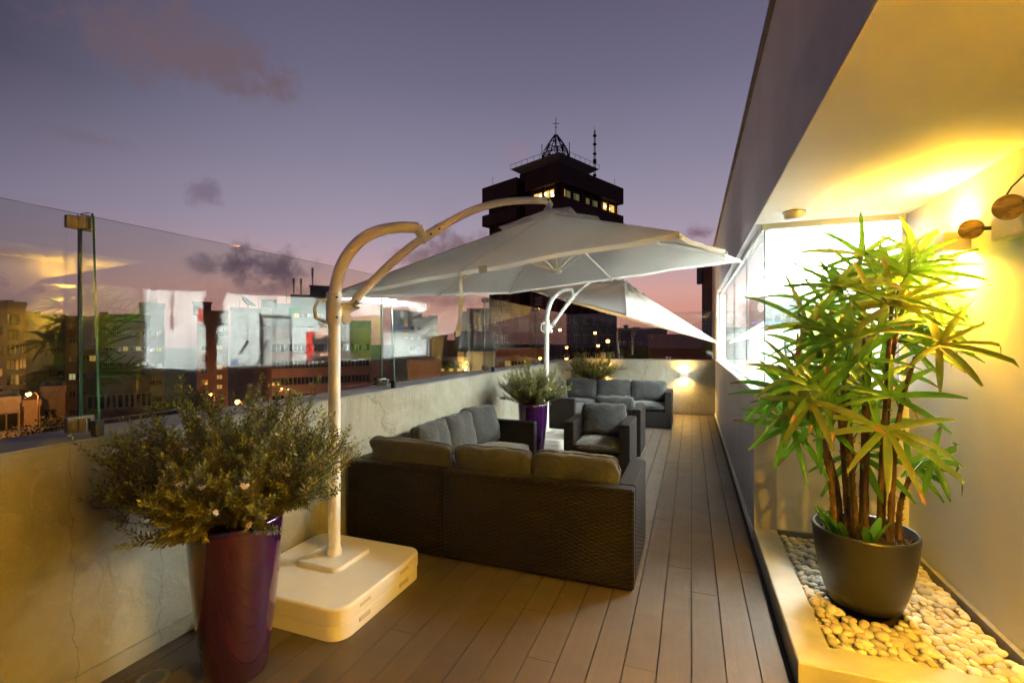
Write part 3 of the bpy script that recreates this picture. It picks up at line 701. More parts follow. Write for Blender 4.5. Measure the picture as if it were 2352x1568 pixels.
# (x, y on the pot, lean, height, number of fans)
CN = [(-.155, -.03, -.10, 0, .70, 6), (-.10, .07, -.16, .06, .80, 7), (-.06, -.07, -.08, -.04, .86, 7), (-.035, .05, -.03, .10, 1.05, 7), (.0, -.03, .0, -.04, 1.0, 7),
      (.02, .10, .03, .06, 1.2, 7), (.075, .0, .06, -.02, 1.32, 8), (.10, .05, .10, .05, 1.22, 8), (.105, -.06, .10, -.03, 1.05, 7), (.165, .0, .05, .0, .42, 4),
      (-.08, .0, -.10, -.04, .95, 7), (-.02, .12, -.02, .12, .9, 6)]
for ci, (cx, cy, lx, ly, H, nf) in enumerate(CN):
    b0 = Vector((cx, cy, .37)); pts = []; rs = []
    n = 14
    for i in range(n + 1):
        f = i / n; wob = Vector((math.sin(f * 5 + ci) * .012, math.cos(f * 4 + ci * 2) * .012, 0)) * f
        pts.append(b0 + Vector((lx * f * f, ly * f * f, H * f)) + wob); rs.append((.0155 - .006 * f) * (1 + .18 * ((i % 2))))
    canes.tube(pts, rs, 10)
    for i in range(70):
        f = rnd.random() * .8; p = pts[int(f * n)]; a = rnd.uniform(0, 6.28); o = Vector((math.cos(a), math.sin(a), 0))
        hairs.quad([p + o * .012, p + o * .012 + Vector((0, 0, .006)), p + o * .03 + Vector((0, 0, rnd.uniform(.01, .04)))])
    CP.append(pts)
HUBS = [(740, 310, 0, 1), (620, 250, .15, 1), (860, 240, .1, 1), (500, 400, -.05, 0), (690, 590, -.25, 0), (480, 600, -.1, 0), (430, 850, -.22, 0), (385, 905, -.3, -1), (960, 650, -.25, -1), (1060, 430, .1, 1),
        (1010, 560, -.1, 0), (850, 410, 0, 1), (580, 720, -.2, 0), (330, 790, -.05, 0), (725, 1025, -.3, -1), (300, 1020, .05, 0), (640, 850, -.15, 0), (825, 1190, .05, 1), (940, 1165, .0, 0), (600, 1140, .1, 0), (540, 500, .15, 0),
        (760, 470, -.15, 1), (900, 520, .1, 0), (320, 910, .1, 0), (1090, 560, 0, 0), (370, 560, .05, 0), (430, 700, .15, 0), (520, 900, .15, 0), (700, 760, .05, 0), (800, 640, .15, 0), (560, 620, -.28, 0), (650, 420, -.1, 1),
        (450, 480, .2, 0), (880, 640, -.05, 0), (740, 880, -.2, 0), (420, 1000, -.05, 0), (1000, 480, .2, 1), (600, 330, .2, 1), (280, 860, -.1, 0), (640, 1010, .2, 0), (500, 780, -.05, 0), (820, 330, -.12, 1)]
HUBS += [(hx + rnd.uniform(-60, 60), hy + rnd.uniform(-50, 60), dz + rnd.uniform(.12, .3), max(k_, 0)) for hx, hy, dz, k_ in HUBS[::3] if hy < 980]
for hi, (hx, hy, dz, kind) in enumerate(HUBS):
    t_ = 2.80 + dz; x_, y_ = at(1665 + .5124 * hx, t_); H_ = Vector((x_, y_, zat(459 + .5124 * hy, t_)))
    H_.x = min(H_.x, AX - .16); H_.y = min(H_.y, CY - .12)
    loc = H_ - origin; best = min((p for P in CP for p in P[4:]), key=lambda p: (p - (loc + Vector((0, 0, -.10)))).length)
    ax_ = Vector((0, 0, max(.3, loc.z - .25))); o = Vector((loc.x, loc.y, 0)); o = o.normalized() if o.length > .03 else Vector((-.3, -1, 0)).normalized()
    o = Vector((loc.x * 1.2, min(loc.y, 0) * .6 - .12, (loc.z - 1.0) * .7 + {1: .45, 0: .10, -1: -.15}[kind] + rnd.uniform(-.12, .15))).normalized()
    if (loc + origin).x > AX - .45: o.x = min(o.x, .25); o.normalize()
    mid = best.lerp(loc, .5) + Vector((0, 0, .03)); lv.tube([origin + best, origin + mid, origin + loc], [.005, .004, .0035], 6, mi=2)
    nl = rnd.choice((6, 7, 8, 9)); nrm0 = Vector((rnd.uniform(-.55, .35), -.72, rnd.uniform(.35, .95))).normalized(); o = (o - nrm0 * o.dot(nrm0)).normalized(); side = o.cross(nrm0).normalized(); nv = side.cross(o).normalized(); yel = 1 if kind < 0 and rnd.random() < .7 or rnd.random() < .06 else 0
    for j in range(nl):
        fa = R(-112 + 224 * j / (nl - 1) + rnd.uniform(-6, 6)); dd = (o * math.cos(fa) + side * math.sin(fa) + nv * rnd.uniform(-.05, .22)).normalized()
        L = rnd.uniform(.28, .40) * (1 - .12 * abs(math.sin(fa / 2)))
        if hi in (17, 18): L *= .75
        strap_leaf(lv, origin + loc, dd, nv, L, rnd.uniform(.0135, .0215), rnd.uniform(.2, .65) if kind <= 0 else rnd.uniform(.1, .45), yel if rnd.random() < .9 else 1 - yel)
# short broad shoots at the rim
for cx, cy, a0 in ((-.17, -.09, 2.6), (-.02, -.16, -1.2), (-.13, -.12, 3.4)):
    for j in range(4):
        a = a0 + j * .6 - .9; strap_leaf(lv, origin + Vector((cx, cy, .39)), Vector((math.cos(a) * .5, math.sin(a) * .5, 1)), Vector((math.cos(a), math.sin(a), -.3)), rnd.uniform(.14, .24), .026, .45, 0)
for v in lv.v: v -= origin
canes.build('cane', M_cane, PT); hairs.build('cane_fibre', M_cane, PT); lv.build('foliage', [M_palm, M_palm_y, M_palm, mat('dry_leaf_tip', (.16, .085, .03), .7)], PT)

# ================================================================== potted flowering shrubs
def shrub_meshes(seed, nst, R0=.56, Hh=.62):
    rnd = random.Random(seed); st = MB(); lf = MB(); tips = []
    def twig(p0, d, L, r, depth):
        n = 7; pts = [p0]; p = p0.copy(); cur = d.normalized()
        bend = Vector((rnd.uniform(-.45, .45), rnd.uniform(-.45, .45), rnd.uniform(-.15, .40)))
        for i in range(n):
            cur = (cur + bend / n + Vector((rnd.uniform(-.07, .07), rnd.uniform(-.07, .07), rnd.uniform(-.05, .07)))).normalized(); p = p + cur * (L / n); pts.append(p.copy())
        st.tube(pts, [r * (1 - .75 * i / n) for i in range(n + 1)], 4, cap=False)
        st_f = .34 if depth == 0 else .05
        nl = int(L * (1 - st_f) / .0048)
        for k in range(nl):
            f = st_f + (1 - st_f) * (k + rnd.random()) / nl; i = min(n - 1, int(f * n)); q = pts[i].lerp(pts[i + 1], f * n - i); ax = (pts[i + 1] - pts[i]).normalized()
            a = k * 2.4; sd = ax.cross(Vector((math.cos(a), math.sin(a), .3))).normalized(); ld = (sd + ax * (.55 + .9 * (f > .9))).normalized(); l = rnd.uniform(.018, .030); wv = ld.cross(ax).normalized() * .0044
            mi = 1 if f > .86 else 0
            lf.quad([q, q + ld * l * .55 + wv, q + ld * l, q + ld * l * .55 - wv], mi)
        tips.append((pts[-1], cur))
        return pts
    for s in range(nst):
        a = rnd.uniform(0, 2 * PI); e = R(rnd.triangular(-9, 90, 30)); ce = math.cos(e)
        d = Vector((math.cos(a) * ce, math.sin(a) * ce, math.sin(e)))
        ext = 1 / math.sqrt((ce / R0) ** 2 + (math.sin(e) / Hh) ** 2) if e > 0 else R0 * .93
        L = ext * rnd.uniform(.62, 1.0) + .04
        if e < .2: L *= .84
        p0 = Vector((math.cos(a) * .09 * rnd.random(), math.sin(a) * .09 * rnd.random(), 0))
        d0 = (d + Vector((0, 0, .25 if e < .4 else 0)))
        pts = twig(p0, d0, L, .0042, 0)
        for q in range(rnd.choice((6, 7, 8))):
            i = rnd.choice((2, 3, 4, 5, 6)); dd = (pts[i + 1] - pts[i]).normalized() + Vector((rnd.uniform(-.8, .8), rnd.uniform(-.8, .8), rnd.uniform(-.25, .8)))
            twig(pts[i], dd, L * rnd.uniform(.16, .36), .0020, 1)
    return st, lf, tips
def flower_mesh():
    mb = MB(); rnd = random.Random(2)
    for k in range(3):
        c = Vector((rnd.uniform(-.008, .008), rnd.uniform(-.008, .008), rnd.uniform(-.004, .008)))
        for j in range(5):
            a = 2 * PI * j / 5 + k; d = Vector((math.cos(a), math.sin(a), .45)); s_ = Vector((-math.sin(a), math.cos(a), 0)) * .0042
            mb.quad([c, c + d * .006 + s_, c + d * .0125, c + d * .006 - s_])
    me_o = mb.build('flower', M_petal); me = me_o.data; bpy.data.objects.remove(me_o); return me
FLM = flower_mesh()
def pot_profile(h, rt, rb): return [(0, 0), (rb * .92, 0), (rb, .012), (rb + (rt - rb) * .45, h * .33), (rb + (rt - rb) * .8, h * .66), (rt, h * .93), (rt, h - .012), (rt - .008, h), (rt - .022, h - .004), (rt - .026, h - .06), (0, h - .06)]
def potted_shrub(loc, label, nst, seed, h, rt, rb, R0, Hh, nfl, rz=0):
    t = thing('potted_shrub', label, 'potted plant', loc, rz, 'tall purple pots with flowering shrubs')
    MB().lathe(pot_profile(h, rt, rb), n=72).build('pot', M_purple, t)
    MB().lathe([(0, h - .045), (rt - .027, h - .055)], n=32).build('soil', M_soil, t)
    st, lf, tips = shrub_meshes(seed, nst, R0, Hh)
    st.build('stems', M_stem, t, (0, 0, h - .05)); lf.build('foliage', [M_bush, M_bush_tip], t, (0, 0, h - .05))
    rnd = random.Random(seed + 1)
    for p, d in rnd.sample(tips, nfl):
        o = bpy.data.objects.new('flower', FLM); col.objects.link(o); o.parent = t; o.location = Vector(p) + Vector((0, 0, h - .05)) + d * .004; o.rotation_euler = d.to_track_quat('Z', 'Y').to_euler()
        s = rnd.uniform(.6, .95); o.scale = (s, s, s)
    return t
potted_shrub((-2.06, 1.70, 0), 'biggest bushy shrub with pale flowers in a glossy purple pot beside the near parasol', 235, 31, .755, .205, .135, .60, .64, 60)
potted_shrub((-2.0, 6.14, 0), 'shrub in a glossy purple pot at the end of the near corner sofa', 105, 47, .755, .20, .135, .53, .56, 22, 1.1)
potted_shrub((-1.98, 10.25, 0), 'small looking shrub in a purple pot in the far corner behind the far sofa', 130, 59, .755, .20, .135, .62, .60, 16, 2.2)

# ================================================================== cushions and wicker furniture
def cushion(name, parent, c, size, rot=(0, 0, 0), k=5.0, seed=0, puff=.16, wrinkle=.006, n=14):
    """thin axis is local z; seam corners pulled slightly out"""
    bm = bmesh.new(); bmesh.ops.create_cube(bm, size=2.0); bmesh.ops.subdivide_edges(bm, edges=bm.edges[:], cuts=n, use_grid_fill=True)
    w_, d_, h_ = (s / 2 for s in size)
    for v in bm.verts:
        x, y, z = v.co; m = (abs(x) ** k + abs(y) ** k + abs(z) ** k) ** (1 / k); x, y, z = x / m, y / m, z / m
        e = max(abs(x), abs(y)); cr = abs(x * y)
        zt = z * (1 - .42 * e ** 4 - .12 * cr ** 2 + puff * (1 - x * x) * (1 - y * y))
        ear = 1 + .035 * cr ** 3
        pinch = 1 - .018 * (math.sin(x * 9 + seed) * (abs(y) > .8) + math.sin(y * 9 + seed * 2) * (abs(x) > .8))
        p = Vector((x * w_ * ear * pinch, y * d_ * ear * pinch, zt * h_))
        q = Vector((p.x * 5, p.y * 5, p.z * 3)) + Vector((seed * 3.7, 0, 0))
        p += Vector((x, y, z)).normalized() * wrinkle * (noise.noise(q) * 1.4 + .5 * noise.noise(q * 2.7) - .8 * max(0, e - .55) * abs(math.sin(math.atan2(y, x) * 13 + seed)))
        v.co = p
    mb = MB(); mb.add_bm(bm, sm=True); o = mb.build(name, M_cushion, parent, c, rot)
    pm = MB(); ring = []                       # piping round the seam
    for i in range(72):
        a = 2 * PI * i / 72; x, y = math.cos(a), math.sin(a); m = (abs(x) ** k + abs(y) ** k) ** (1 / k); x, y = x / m, y / m; ear = 1 + .035 * abs(x * y) ** 3
        pinch = 1 - .018 * (math.sin(x * 9 + seed) * (abs(y) > .8) + math.sin(y * 9 + seed * 2) * (abs(x) > .8)); ring.append((x * w_ * ear * pinch * 1.002, y * d_ * ear * pinch * 1.002, 0))
    ring.append(ring[0]); ring.append(ring[1]); pm.tube(ring, .0045, 6, cap=False); pm.build('piping', M_cushion, o)
    return o
AH = .65; TK = .115; SEAT = .30
def wbox(mb, a, b): mb.box(a, b, bev=.009)
def armchair(loc, rz, label):
    t = thing('armchair', label, 'armchair', loc, rz, 'wicker armchairs')       # local: front towards -Y, origin at centre of base
    W, D = .75, .74
    for s in (-1, 1):
        a = MB(); x0, x1 = sorted((s * W / 2, s * (W / 2 - TK))); wbox(a, (x0, -D / 2, .015), (x1, D / 2, AH)); a.build('armrest', M_wicker, t)
    b = MB(); wbox(b, (-W / 2 + TK + .001, D / 2 - TK, .015), (W / 2 - TK - .001, D / 2 - .001, AH - .004)); b.build('backrest', M_wicker, t)
    f = MB(); wbox(f, (-W / 2 + TK + .001, -D / 2 + .01, .015), (W / 2 - TK - .001, D / 2 - TK - .001, SEAT)); f.build('seat_base', M_wicker, t)
    cushion('seat_cushion', t, (0, -.065, SEAT + .065), (W - 2 * TK - .004, D - TK - .02, .14), k=9, seed=1, puff=.05)
    cushion('back_cushion', t, (0, .165, SEAT + .31), (W - 2 * TK + .03, .40, .19), (R(74), 0, R(2)), k=7, seed=4, puff=.10, wrinkle=.012)
    for x in (-1, 1):
        for y in (-1, 1): l = MB(); l.lathe([(0, 0), (.02, 0), (.02, .02)], (x * (W / 2 - .06), y * (D / 2 - .06), 0), 12); l.build('foot', M_rubber, t)
    return t
armchair((-1.015, 5.79, 0), 0, 'wicker armchair facing the camera with a plump grey back cushion')
armchair((-1.02, 7.05, 0), PI, 'wicker armchair turned away, back to back with the nearer armchair')

def sectional(label, x0, x1, ya, yb, side_y, back_at_near, seed):
    """L sofa: a run across the deck (x0..x1, depth ya..yb) and a run along the left wall up to side_y"""
    t = thing('sectional_sofa', label, 'corner sofa', ((x0 + x1) / 2, (ya + yb) / 2, 0), 0, 'wicker corner sofas'); ox, oy = t.location.x, t.location.y
    dpt = yb - ya; xc = x0 + dpt                       # end of corner module
    def B(name, a, b, mbm=M_wicker):
        m = MB(); wbox(m, (a[0] - ox, a[1] - oy, a[2]), (b[0] - ox, b[1] - oy, b[2])); return m.build(name, mbm, t)
    by0, by1 = (ya, ya + TK) if back_at_near else (yb - TK, yb)
    B('backrest', (x0, by0, .015), (xc - .004, by1, AH)); B('backrest', (xc + .004, by0, .015), (x1, by1, AH))
    B('armrest', (x1 - TK, by1 + .001 if back_at_near else ya, .015), (x1, yb if back_at_near else by0 - .001, AH))
    iy0, iy1 = (ya + TK + .001, yb) if back_at_near else (ya, yb - TK - .001)
    B('seat_base', (x0 + TK + .001, iy0, .015), (xc - .004, iy1, SEAT)); B('seat_base', (xc + .004, iy0 + .005, .015), (x1 - TK - .001, iy1 - .005, SEAT))
    B('backrest', (x0, min(iy0, iy1), .015), (x0 + TK, max(iy0, iy1), AH - .003))
    sy0, sy1 = (yb + .006, side_y) if back_at_near else (side_y, ya - .006)
    B('backrest', (x0, sy0, .015), (x0 + TK, sy1, AH - .003)); B('seat_base', (x0 + TK + .001, sy0 + (.0 if back_at_near else TK + .001), .015), (xc, sy1 - (TK + .001 if back_at_near else 0), SEAT))
    if back_at_near: B('armrest', (x0 + TK + .001, sy1 - TK, .015), (xc + .01, sy1, AH))
    else: B('armrest', (x0 + TK + .001, sy0, .015), (xc + .01, sy0 + TK, AH))
    # seat cushions
    def S(cx, cy, w_, d_, sd): cushion('seat_cushion', t, (cx - ox, cy - oy, SEAT + .065), (w_, d_, .14), k=9, seed=sd, puff=.05)
    cyc = (iy0 + iy1) / 2; dd = iy1 - iy0 - .01; half = (x1 - TK - xc) / 2
    S((x0 + TK + xc) / 2, cyc, xc - x0 - TK - .01, dd, seed); S(xc + half / 2, cyc, half - .01, dd, seed + 1); S(xc + 1.5 * half, cyc, half - .01, dd, seed + 2)
    ls = (sy1 - sy0 - TK); syb = sy0 if back_at_near else sy0 + TK
    S((x0 + TK + xc) / 2, syb + ls * .5, xc - x0 - TK - .01, ls - .01, seed + 3)
    # back cushions, thin axis turned to face the seat
    sgn = 1 if back_at_near else -1; cyb = (ya + TK + .115) if back_at_near else (yb - TK - .115); rx = R(90 - 14 * sgn) if back_at_near else R(90 + -14 * -1 * -1)
    rx = R(78) if not back_at_near else R(102)
    def C(cx, cw, sd, ry=0): cushion('back_cushion', t, (cx - ox, cyb - oy, SEAT + .31), (cw, .40, .20), (rx, 0, ry), k=7, seed=sd, puff=.06, wrinkle=.014)
    C((x0 + .06 + xc) / 2 + (.0 if back_at_near else .04), xc - x0 - .08 - (0 if back_at_near else .06), seed + 5, R(-2)); C(xc + half / 2, half - .01, seed + 6, R(1.5)); C(xc + 1.5 * half + .0, half + .0, seed + 7, R(-1.5))
    def D(cy, cw, sd, rz): cushion('back_cushion', t, (x0 + TK + .115 - ox, cy - oy, SEAT + .31), (cw, .41, .20), (R(78), 0, R(90) + rz), k=6, seed=sd, puff=.10, wrinkle=.013)
    if back_at_near:
        D(4.02, .58, seed + 8, R(2)); D(4.56, .56, seed + 9, R(-3)); 
        cushion('back_cushion', t, (x0 + TK + .16 - ox, 5.04 - oy, SEAT + .325), (.50, .42, .19), (R(74), 0, R(90 - 24)), k=7, seed=seed + 10, puff=.12, wrinkle=.012)
    else:
        D(8.1, .62, seed + 8, R(1)); D(8.72, .60, seed + 9, R(-2))
    return t
sectional('near wicker corner sofa seen from behind with grey cushions along the left wall', -2.545, -.34, 3.09, 3.93, 5.36, True, 3)
sectional('far wicker corner sofa facing the camera in front of the end wall', -2.545, -.33, 9.02, 9.80, 7.52, False, 23)

tb = thing('coffee_table', 'low wicker coffee table with a dark glass top between near sofa and armchair', 'coffee table', (-1.12, 4.42, 0))
MB().box((-.40, -.22, .015), (.40, .22, .41), bev=.008).build('wicker_base', M_wicker, tb)
MB().box((-.43, -.25, .414), (.43, .25, .424), bev=.002).build('glass_top', M_screen_w, tb)
cu = thing('cup', 'small white tea light cup standing on the coffee table', 'cup', (-.97, 4.50, .4245))
MB().lathe([(0, 0), (.028, 0), (.040, .03), (.042, .06), (.034, .085), (.032, .085), (.037, .06), (.035, .03), (0, .008)], n=28).build('glass_cup', M_cup, cu)

# ================================================================== cantilever parasols
def parasol(label, pole, slab, hub, r1, r2, drop, az0, tx, ty, arm, post, arm_m, seed, lim=.45):
    t = thing('cantilever_parasol', label, 'parasol', (pole[0], pole[1], 0), 0, 'cantilever parasols over the deck')
    ox, oy = pole; L2 = lambda p: (p[0] - ox, p[1] - oy, p[2])
    # weighted base in two stacked trays with grip slots
    sx0, sy0, sx1, sy1 = slab[0] - ox, slab[1] - oy, slab[2] - ox, slab[3] - oy
    b = MB(); b.rslab(sx0 + .004, sy0 + .004, sx1 - .004, sy1 - .004, .0, .082, .10, top_r=.006); b.rslab(sx0, sy0, sx1, sy1, .085, .172, .10, top_r=.014); b.build('base', M_offplastic, t)
    for yy in (.25, .72):
        for zz in (.035, .115):
            g = MB(); yc = sy0 + (sy1 - sy0) * yy; g.box((sx1 - .012, yc - .05, zz), (sx1 + .0015, yc + .05, zz + .028), bev=.004); g.build('grip_slot', SLOT, t)
    pl = MB(); pl.rslab(-.17, -.17, .17, .17, .1725, .198, .05, top_r=.010); pl.build('foot_plate', M_white_metal, t)
    d = Vector((hub[0] - ox, hub[1] - oy, 0)).normalized()
    P = MB(); P.tube([(0, 0, .19), (0, 0, 1.72)], .0385, 24); P.lathe([(.048, .198), (.046, .23), (.039, .24)], n=24); P.build('pole', M_white_metal, t)
    def smooth(pts, n=5):
        q = []; V = [d * s + Vector((0, 0, z)) for s, z in pts]
        for i in range(len(V) - 1):
            p0 = V[max(i - 1, 0)]; p1 = V[i]; p2 = V[i + 1]; p3 = V[min(i + 2, len(V) - 1)]
            for k in range(n):
                u = k / n; q.append(.5 * ((2 * p1) + (-p0 + p2) * u + (2 * p0 - 5 * p1 + 4 * p2 - p3) * u * u + (-p0 + 3 * p1 - 3 * p2 + p3) * u ** 3))
        q.append(V[-1]); return q
    C = MB(); C.tube([(0, 0, 1.70), (0, 0, 1.905)], .052, 24); C.tube([(0, 0, 1.905), (0, 0, 1.912)], [.052, .044], 24)
    side = Vector((-d.y, d.x, 0))
    for s in (-1, 1): C.quad([side * .028 * s + d * .03 + Vector((0, 0, 1.74)), side * .028 * s + d * .14 + Vector((0, 0, 1.80)), side * .028 * s + d * .14 + Vector((0, 0, 1.84)), side * .028 * s + d * .03 + Vector((0, 0, 1.85))])
    C.tube([d * .115 - side * .045 + Vector((0, 0, 1.822)), d * .115 + side * .045 + Vector((0, 0, 1.822))], .024, 14)
    C.tube([d * .07 - side * .045 + Vector((0, 0, 1.735)), d * .07 + side * .045 + Vector((0, 0, 1.735))], .030, 14); C.build('slide_collar', M_white_metal, t)
    H = MB(); H.tube([-d * .045 + Vector((0, 0, 1.86)), -d * .10 + Vector((0, 0, 1.85)), -d * .125 + Vector((0, 0, 1.80)), -d * .115 + Vector((0, 0, 1.74)), -d * .045 + Vector((0, 0, 1.71))], .011, 10); H.build('hand_grip', M_white_metal, t)
    K = MB(); K.tube([d * .03 - side * .05 + Vector((0, 0, 1.83)), d * .13 - side * .055 + Vector((0, 0, 1.84))], .007, 8); K.lathe([(0, 0), (.024, 0), (.024, .012), (0, .012)], d * .125 - side * .06 + Vector((0, 0, 1.825)), 16, M=Matrix.Rotation(R(90), 4, side.cross(Vector((0, 0, 1)))) ); K.build('locking_lever', M_steel, t)
    A = MB(); A.tube(smooth(post), .0395, 20); e = post[-1]; A.tube([d * e[0] + Vector((0, 0, e[1])), d * (e[0] + .04) + Vector((0, 0, e[1] - .05)), d * (e[0] + .035) + Vector((0, 0, e[1] - .11))], [.042, .038, .028], 14); A.build('curved_post', M_white_metal, t)
    ar = smooth(arm); A = MB(); A.tube(ar, .030, 20); A.build('arm', M_white_metal, t)
    mid = smooth(arm)[int(len(ar) * arm_m)]; nx = smooth(arm)[int(len(ar) * arm_m) + 4]; A = MB(); A.tube([mid, nx], .036, 18); A.build('arm_sleeve', M_white_metal, t)
    for P_, rr_ in ((mid.lerp(nx, .25), .036), (mid.lerp(nx, .75), .036), (ar[2], .031), (ar[-2], .031)):
        bo = MB(); bo.tube([P_ - side * (rr_ + .007), P_ + side * (rr_ + .007)], .0085, 8); bo.build('bolt', M_darksteel, t)
    for zz in (1.745, 1.875): bo = MB(); bo.tube([-side * .057 + Vector((0, 0, zz)), side * .057 + Vector((0, 0, zz))], .008, 8); bo.build('bolt', M_darksteel, t)
    hb = Vector(L2(hub)); e = ar[-1]
    A = MB(); A.tube([e, e + d * .03 + Vector((0, 0, -.03)), e + d * .02 + Vector((0, 0, -.07))], [.032, .032, .024], 14)
    bm = bmesh.new(); bmesh.ops.create_icosphere(bm, subdivisions=3, radius=.038); A.add_bm(bm, M=Matrix.Translation(e + d * .01 + Vector((0, 0, -.085))))
    A.tube([e + d * .01 + Vector((0, 0, -.09)), hb + Vector((0, 0, -.02))], .02, 12); A.build('ball_joint', M_white_metal, t)
    # canopy
    Mt = Matrix.Translation(hb) @ Matrix.Rotation(ty, 4, 'Y') @ Matrix.Rotation(tx, 4, 'X'); rim = []
    for k in range(8):
        r = r1 if k % 2 == 0 else r2; a = az0 + 2 * PI * k / 8; p = Mt @ Vector((r * math.cos(a), r * math.sin(a), -drop))
        if p.x + ox > lim: p.x = lim - ox
        rim.append(p)
    apex = Mt @ Vector((0, 0, 0)); upn = (Mt.to_3x3() @ Vector((0, 0, 1))).normalized()
    cn = MB(); ns, nr = 10, 14
    def pt(k, u, f):
        a, b_ = rim[k], rim[(k + 1) % 8]; e_ = a.lerp(b_, u); sc_ = 4 * u * (1 - u)
        e_ = e_ + (apex - e_) * .022 * sc_ ; p = apex.lerp(e_, f)
        p = p + upn * (-.035 * sc_ * math.sin(PI * min(f, 1)) ** .8 + .0 ) - upn * .012 * sc_ * f
        q = Vector((p.x * 3 + seed, p.y * 3, 0)); fold = math.sin((u * 3 + f * 5) * 3 + seed * k) * .0035 * sc_ * f
        tens = .006 * math.sin(u * 40 + k) * (f ** 3) * (1 - f) * 4 * (u < .25 or u > .75)
        return p + upn * (noise.noise(q) * .012 * sc_ + fold + tens)
    for k in range(8):
        cn.grid([[pt(k, u / ns, .07 + .93 * f / nr) for u in range(ns + 1)] for f in range(nr + 1)], 0, True)
    for k in range(8):                          # hem
        a = [pt(k, u / ns, 1.0) for u in range(ns + 1)]; b_ = [p - upn * .028 + (apex - p).normalized() * .01 for p in a]; cn.grid([a, b_], 0, True)
    cn.build('canopy', M_canvas, t)
    sm_ = MB()
    for k in range(8): sm_.tube([apex.lerp(rim[k], f / 8) + upn * .002 for f in range(1, 9)], .0045, 6)
    sm_.build('canopy_seam', M_canvas, t)
    vt = MB(); nu = 96                          # small vent cap with a loose wavy rim
    rows = []
    for f in range(7):
        row = []
        for u in range(nu):
            kk = u * 8 / nu; k = int(kk); fr_ = kk - k; e_ = rim[k].lerp(rim[(k + 1) % 8], fr_); q = apex.lerp(e_, .25 * f / 6)
            wv = (.016 * math.sin(u * .62 + seed) + .020 * math.sin(u * .31 + 2 * seed) + .010) * (f / 6) ** 1.5
            row.append(q + upn * (.05 - .012 * (f / 6) + wv))
        rows.append(row)
    vt.grid(rows, 0, True, closev=True); vt.build('vent_cap', M_canvas, t)
    for k in range(8):
        rb = MB(); a = apex - upn * .04; b_ = rim[k] - upn * .02 + (rim[k] - apex).normalized() * .012; rb.tube([a, a.lerp(b_, .5) - upn * .006, b_], .0095, 8); ro_ = rb.build('rib', M_white_metal, t)
    lo = apex - upn * .52
    hbm = MB(); hbm.tube([apex - upn * .02, lo], .017, 12); hbm.build('hub_post', M_white_metal, t)
    hbm = MB(); hbm.tube([lo + upn * .03, lo + upn * .005, lo - upn * .012], [.035, .055, .035], 20); hbm.tube([apex - upn * .07, apex - upn * .03], .045, 20); hbm.build('hub', M_white_metal, t)
    for k in range(8):
        s_ = MB(); q = (apex - upn * .045).lerp(rim[k] - upn * .02, .40 if k % 2 else .30); s_.tube([lo + (q - lo).normalized() * .03, q], .0075, 6); s_.build('strut', M_white_metal, t)
    return t, rim, upn
SLOT = mat('grip_slot_shade', (.55, .50, .38), .6)  # duller than the base: recess shade painted onto shallow raised boxes
u1, rim1, up1 = parasol('near parasol with white canopy reaching over the near sofa', (-2.195, 2.535), (-2.58, 2.03, -1.72, 2.86), (-1.176, 4.113, 2.72), 1.953, 1.40, .551, -.992, .079, -.082,
    [(.105, 1.815), (.19, 1.928), (.279, 2.021), (.37, 2.117), (.471, 2.21), (.576, 2.3), (.76, 2.43), (.876, 2.509), (1.038, 2.604), (1.208, 2.682), (1.388, 2.742), (1.578, 2.786), (1.73, 2.814), (1.84, 2.828)],
    [(0, 1.88), (.018, 1.99), (.052, 2.1), (.117, 2.208), (.196, 2.29), (.304, 2.355), (.437, 2.397), (.541, 2.412), (.59, 2.416)], .42, 1)
# twisted strap hanging from a rib end
st = MB(); p0 = rim1[7] - up1 * .02; rows = []
for i in range(30):
    f = i / 29; a = .6 + .9 * math.sin(f * 7); d_ = Vector((math.cos(a), math.sin(a), .25)) * (.019 if f > .2 else .008 + .05 * f); c_ = p0 + Vector((.012 * math.sin(f * 4), -.01 * f, -.40 * f)); rows.append([c_ - d_, c_ + d_])
st.grid(rows, 0, True); st.build('strap', M_strap, u1)
tbm = MB(); a = rim1[7].lerp(rim1[0], .11); b_ = rim1[7].lerp(rim1[0], .155); tbm.quad([a + up1 * .012, b_ + up1 * .012, b_ - up1 * .035, a - up1 * .035]); tbm.build('velcro_tab', M_strap, u1)
u2, rim2, up2 = parasol('far parasol with white canopy tilted steeply towards the gym wall', (-2.11, 7.16), (-2.55, 6.62, -1.69, 7.46), (-1.185, 9.134, 2.668), 1.93, 1.344, .592, -1.323, -.008, .29,
    [(.102, 1.80), (.189, 1.876), (.414, 2.086), (.673, 2.321), (.919, 2.489), (1.202, 2.628), (1.6, 2.74), (1.9, 2.80), (2.13, 2.80)],
    [(0, 1.88), (.016, 2.012), (.055, 2.11), (.102, 2.199), (.18, 2.28), (.278, 2.345), (.38, 2.39), (.484, 2.419), (.60, 2.432)], .31, 2)

# ================================================================== THE CITY
GZ = -14.0
struct(bx('ground', mat('city_ground', (.05, .045, .042), .9, var=.5, vscale=.05), (-900, 5 - 900, GZ - 1), (900, 1500, GZ)))
def facade_mat(name, c, var=.25):
    m = mat(name, c, .85, var=var, vscale=.35, bump=.3, bscale=6); return m
M_conc = facade_mat('city_concrete', (.30, .25, .20)); M_pale = facade_mat('city_pale', (.46, .41, .36)); M_brown = facade_mat('city_brown', (.17, .10, .07))
M_pinkb = facade_mat('city_pink', (.44, .25, .20)); M_darkb = facade_mat('city_dark', (.06, .045, .04)); M_tan = facade_mat('city_tan', (.40, .31, .20)); M_grey = facade_mat('city_grey', (.30, .29, .29))
M_tower = facade_mat('tower_dark', (.030, .014, .014), .4); M_tower2 = facade_mat('tower_brick', (.062, .022, .020), .3); M_redw = facade_mat('brick_red_wall', (.22, .085, .06))
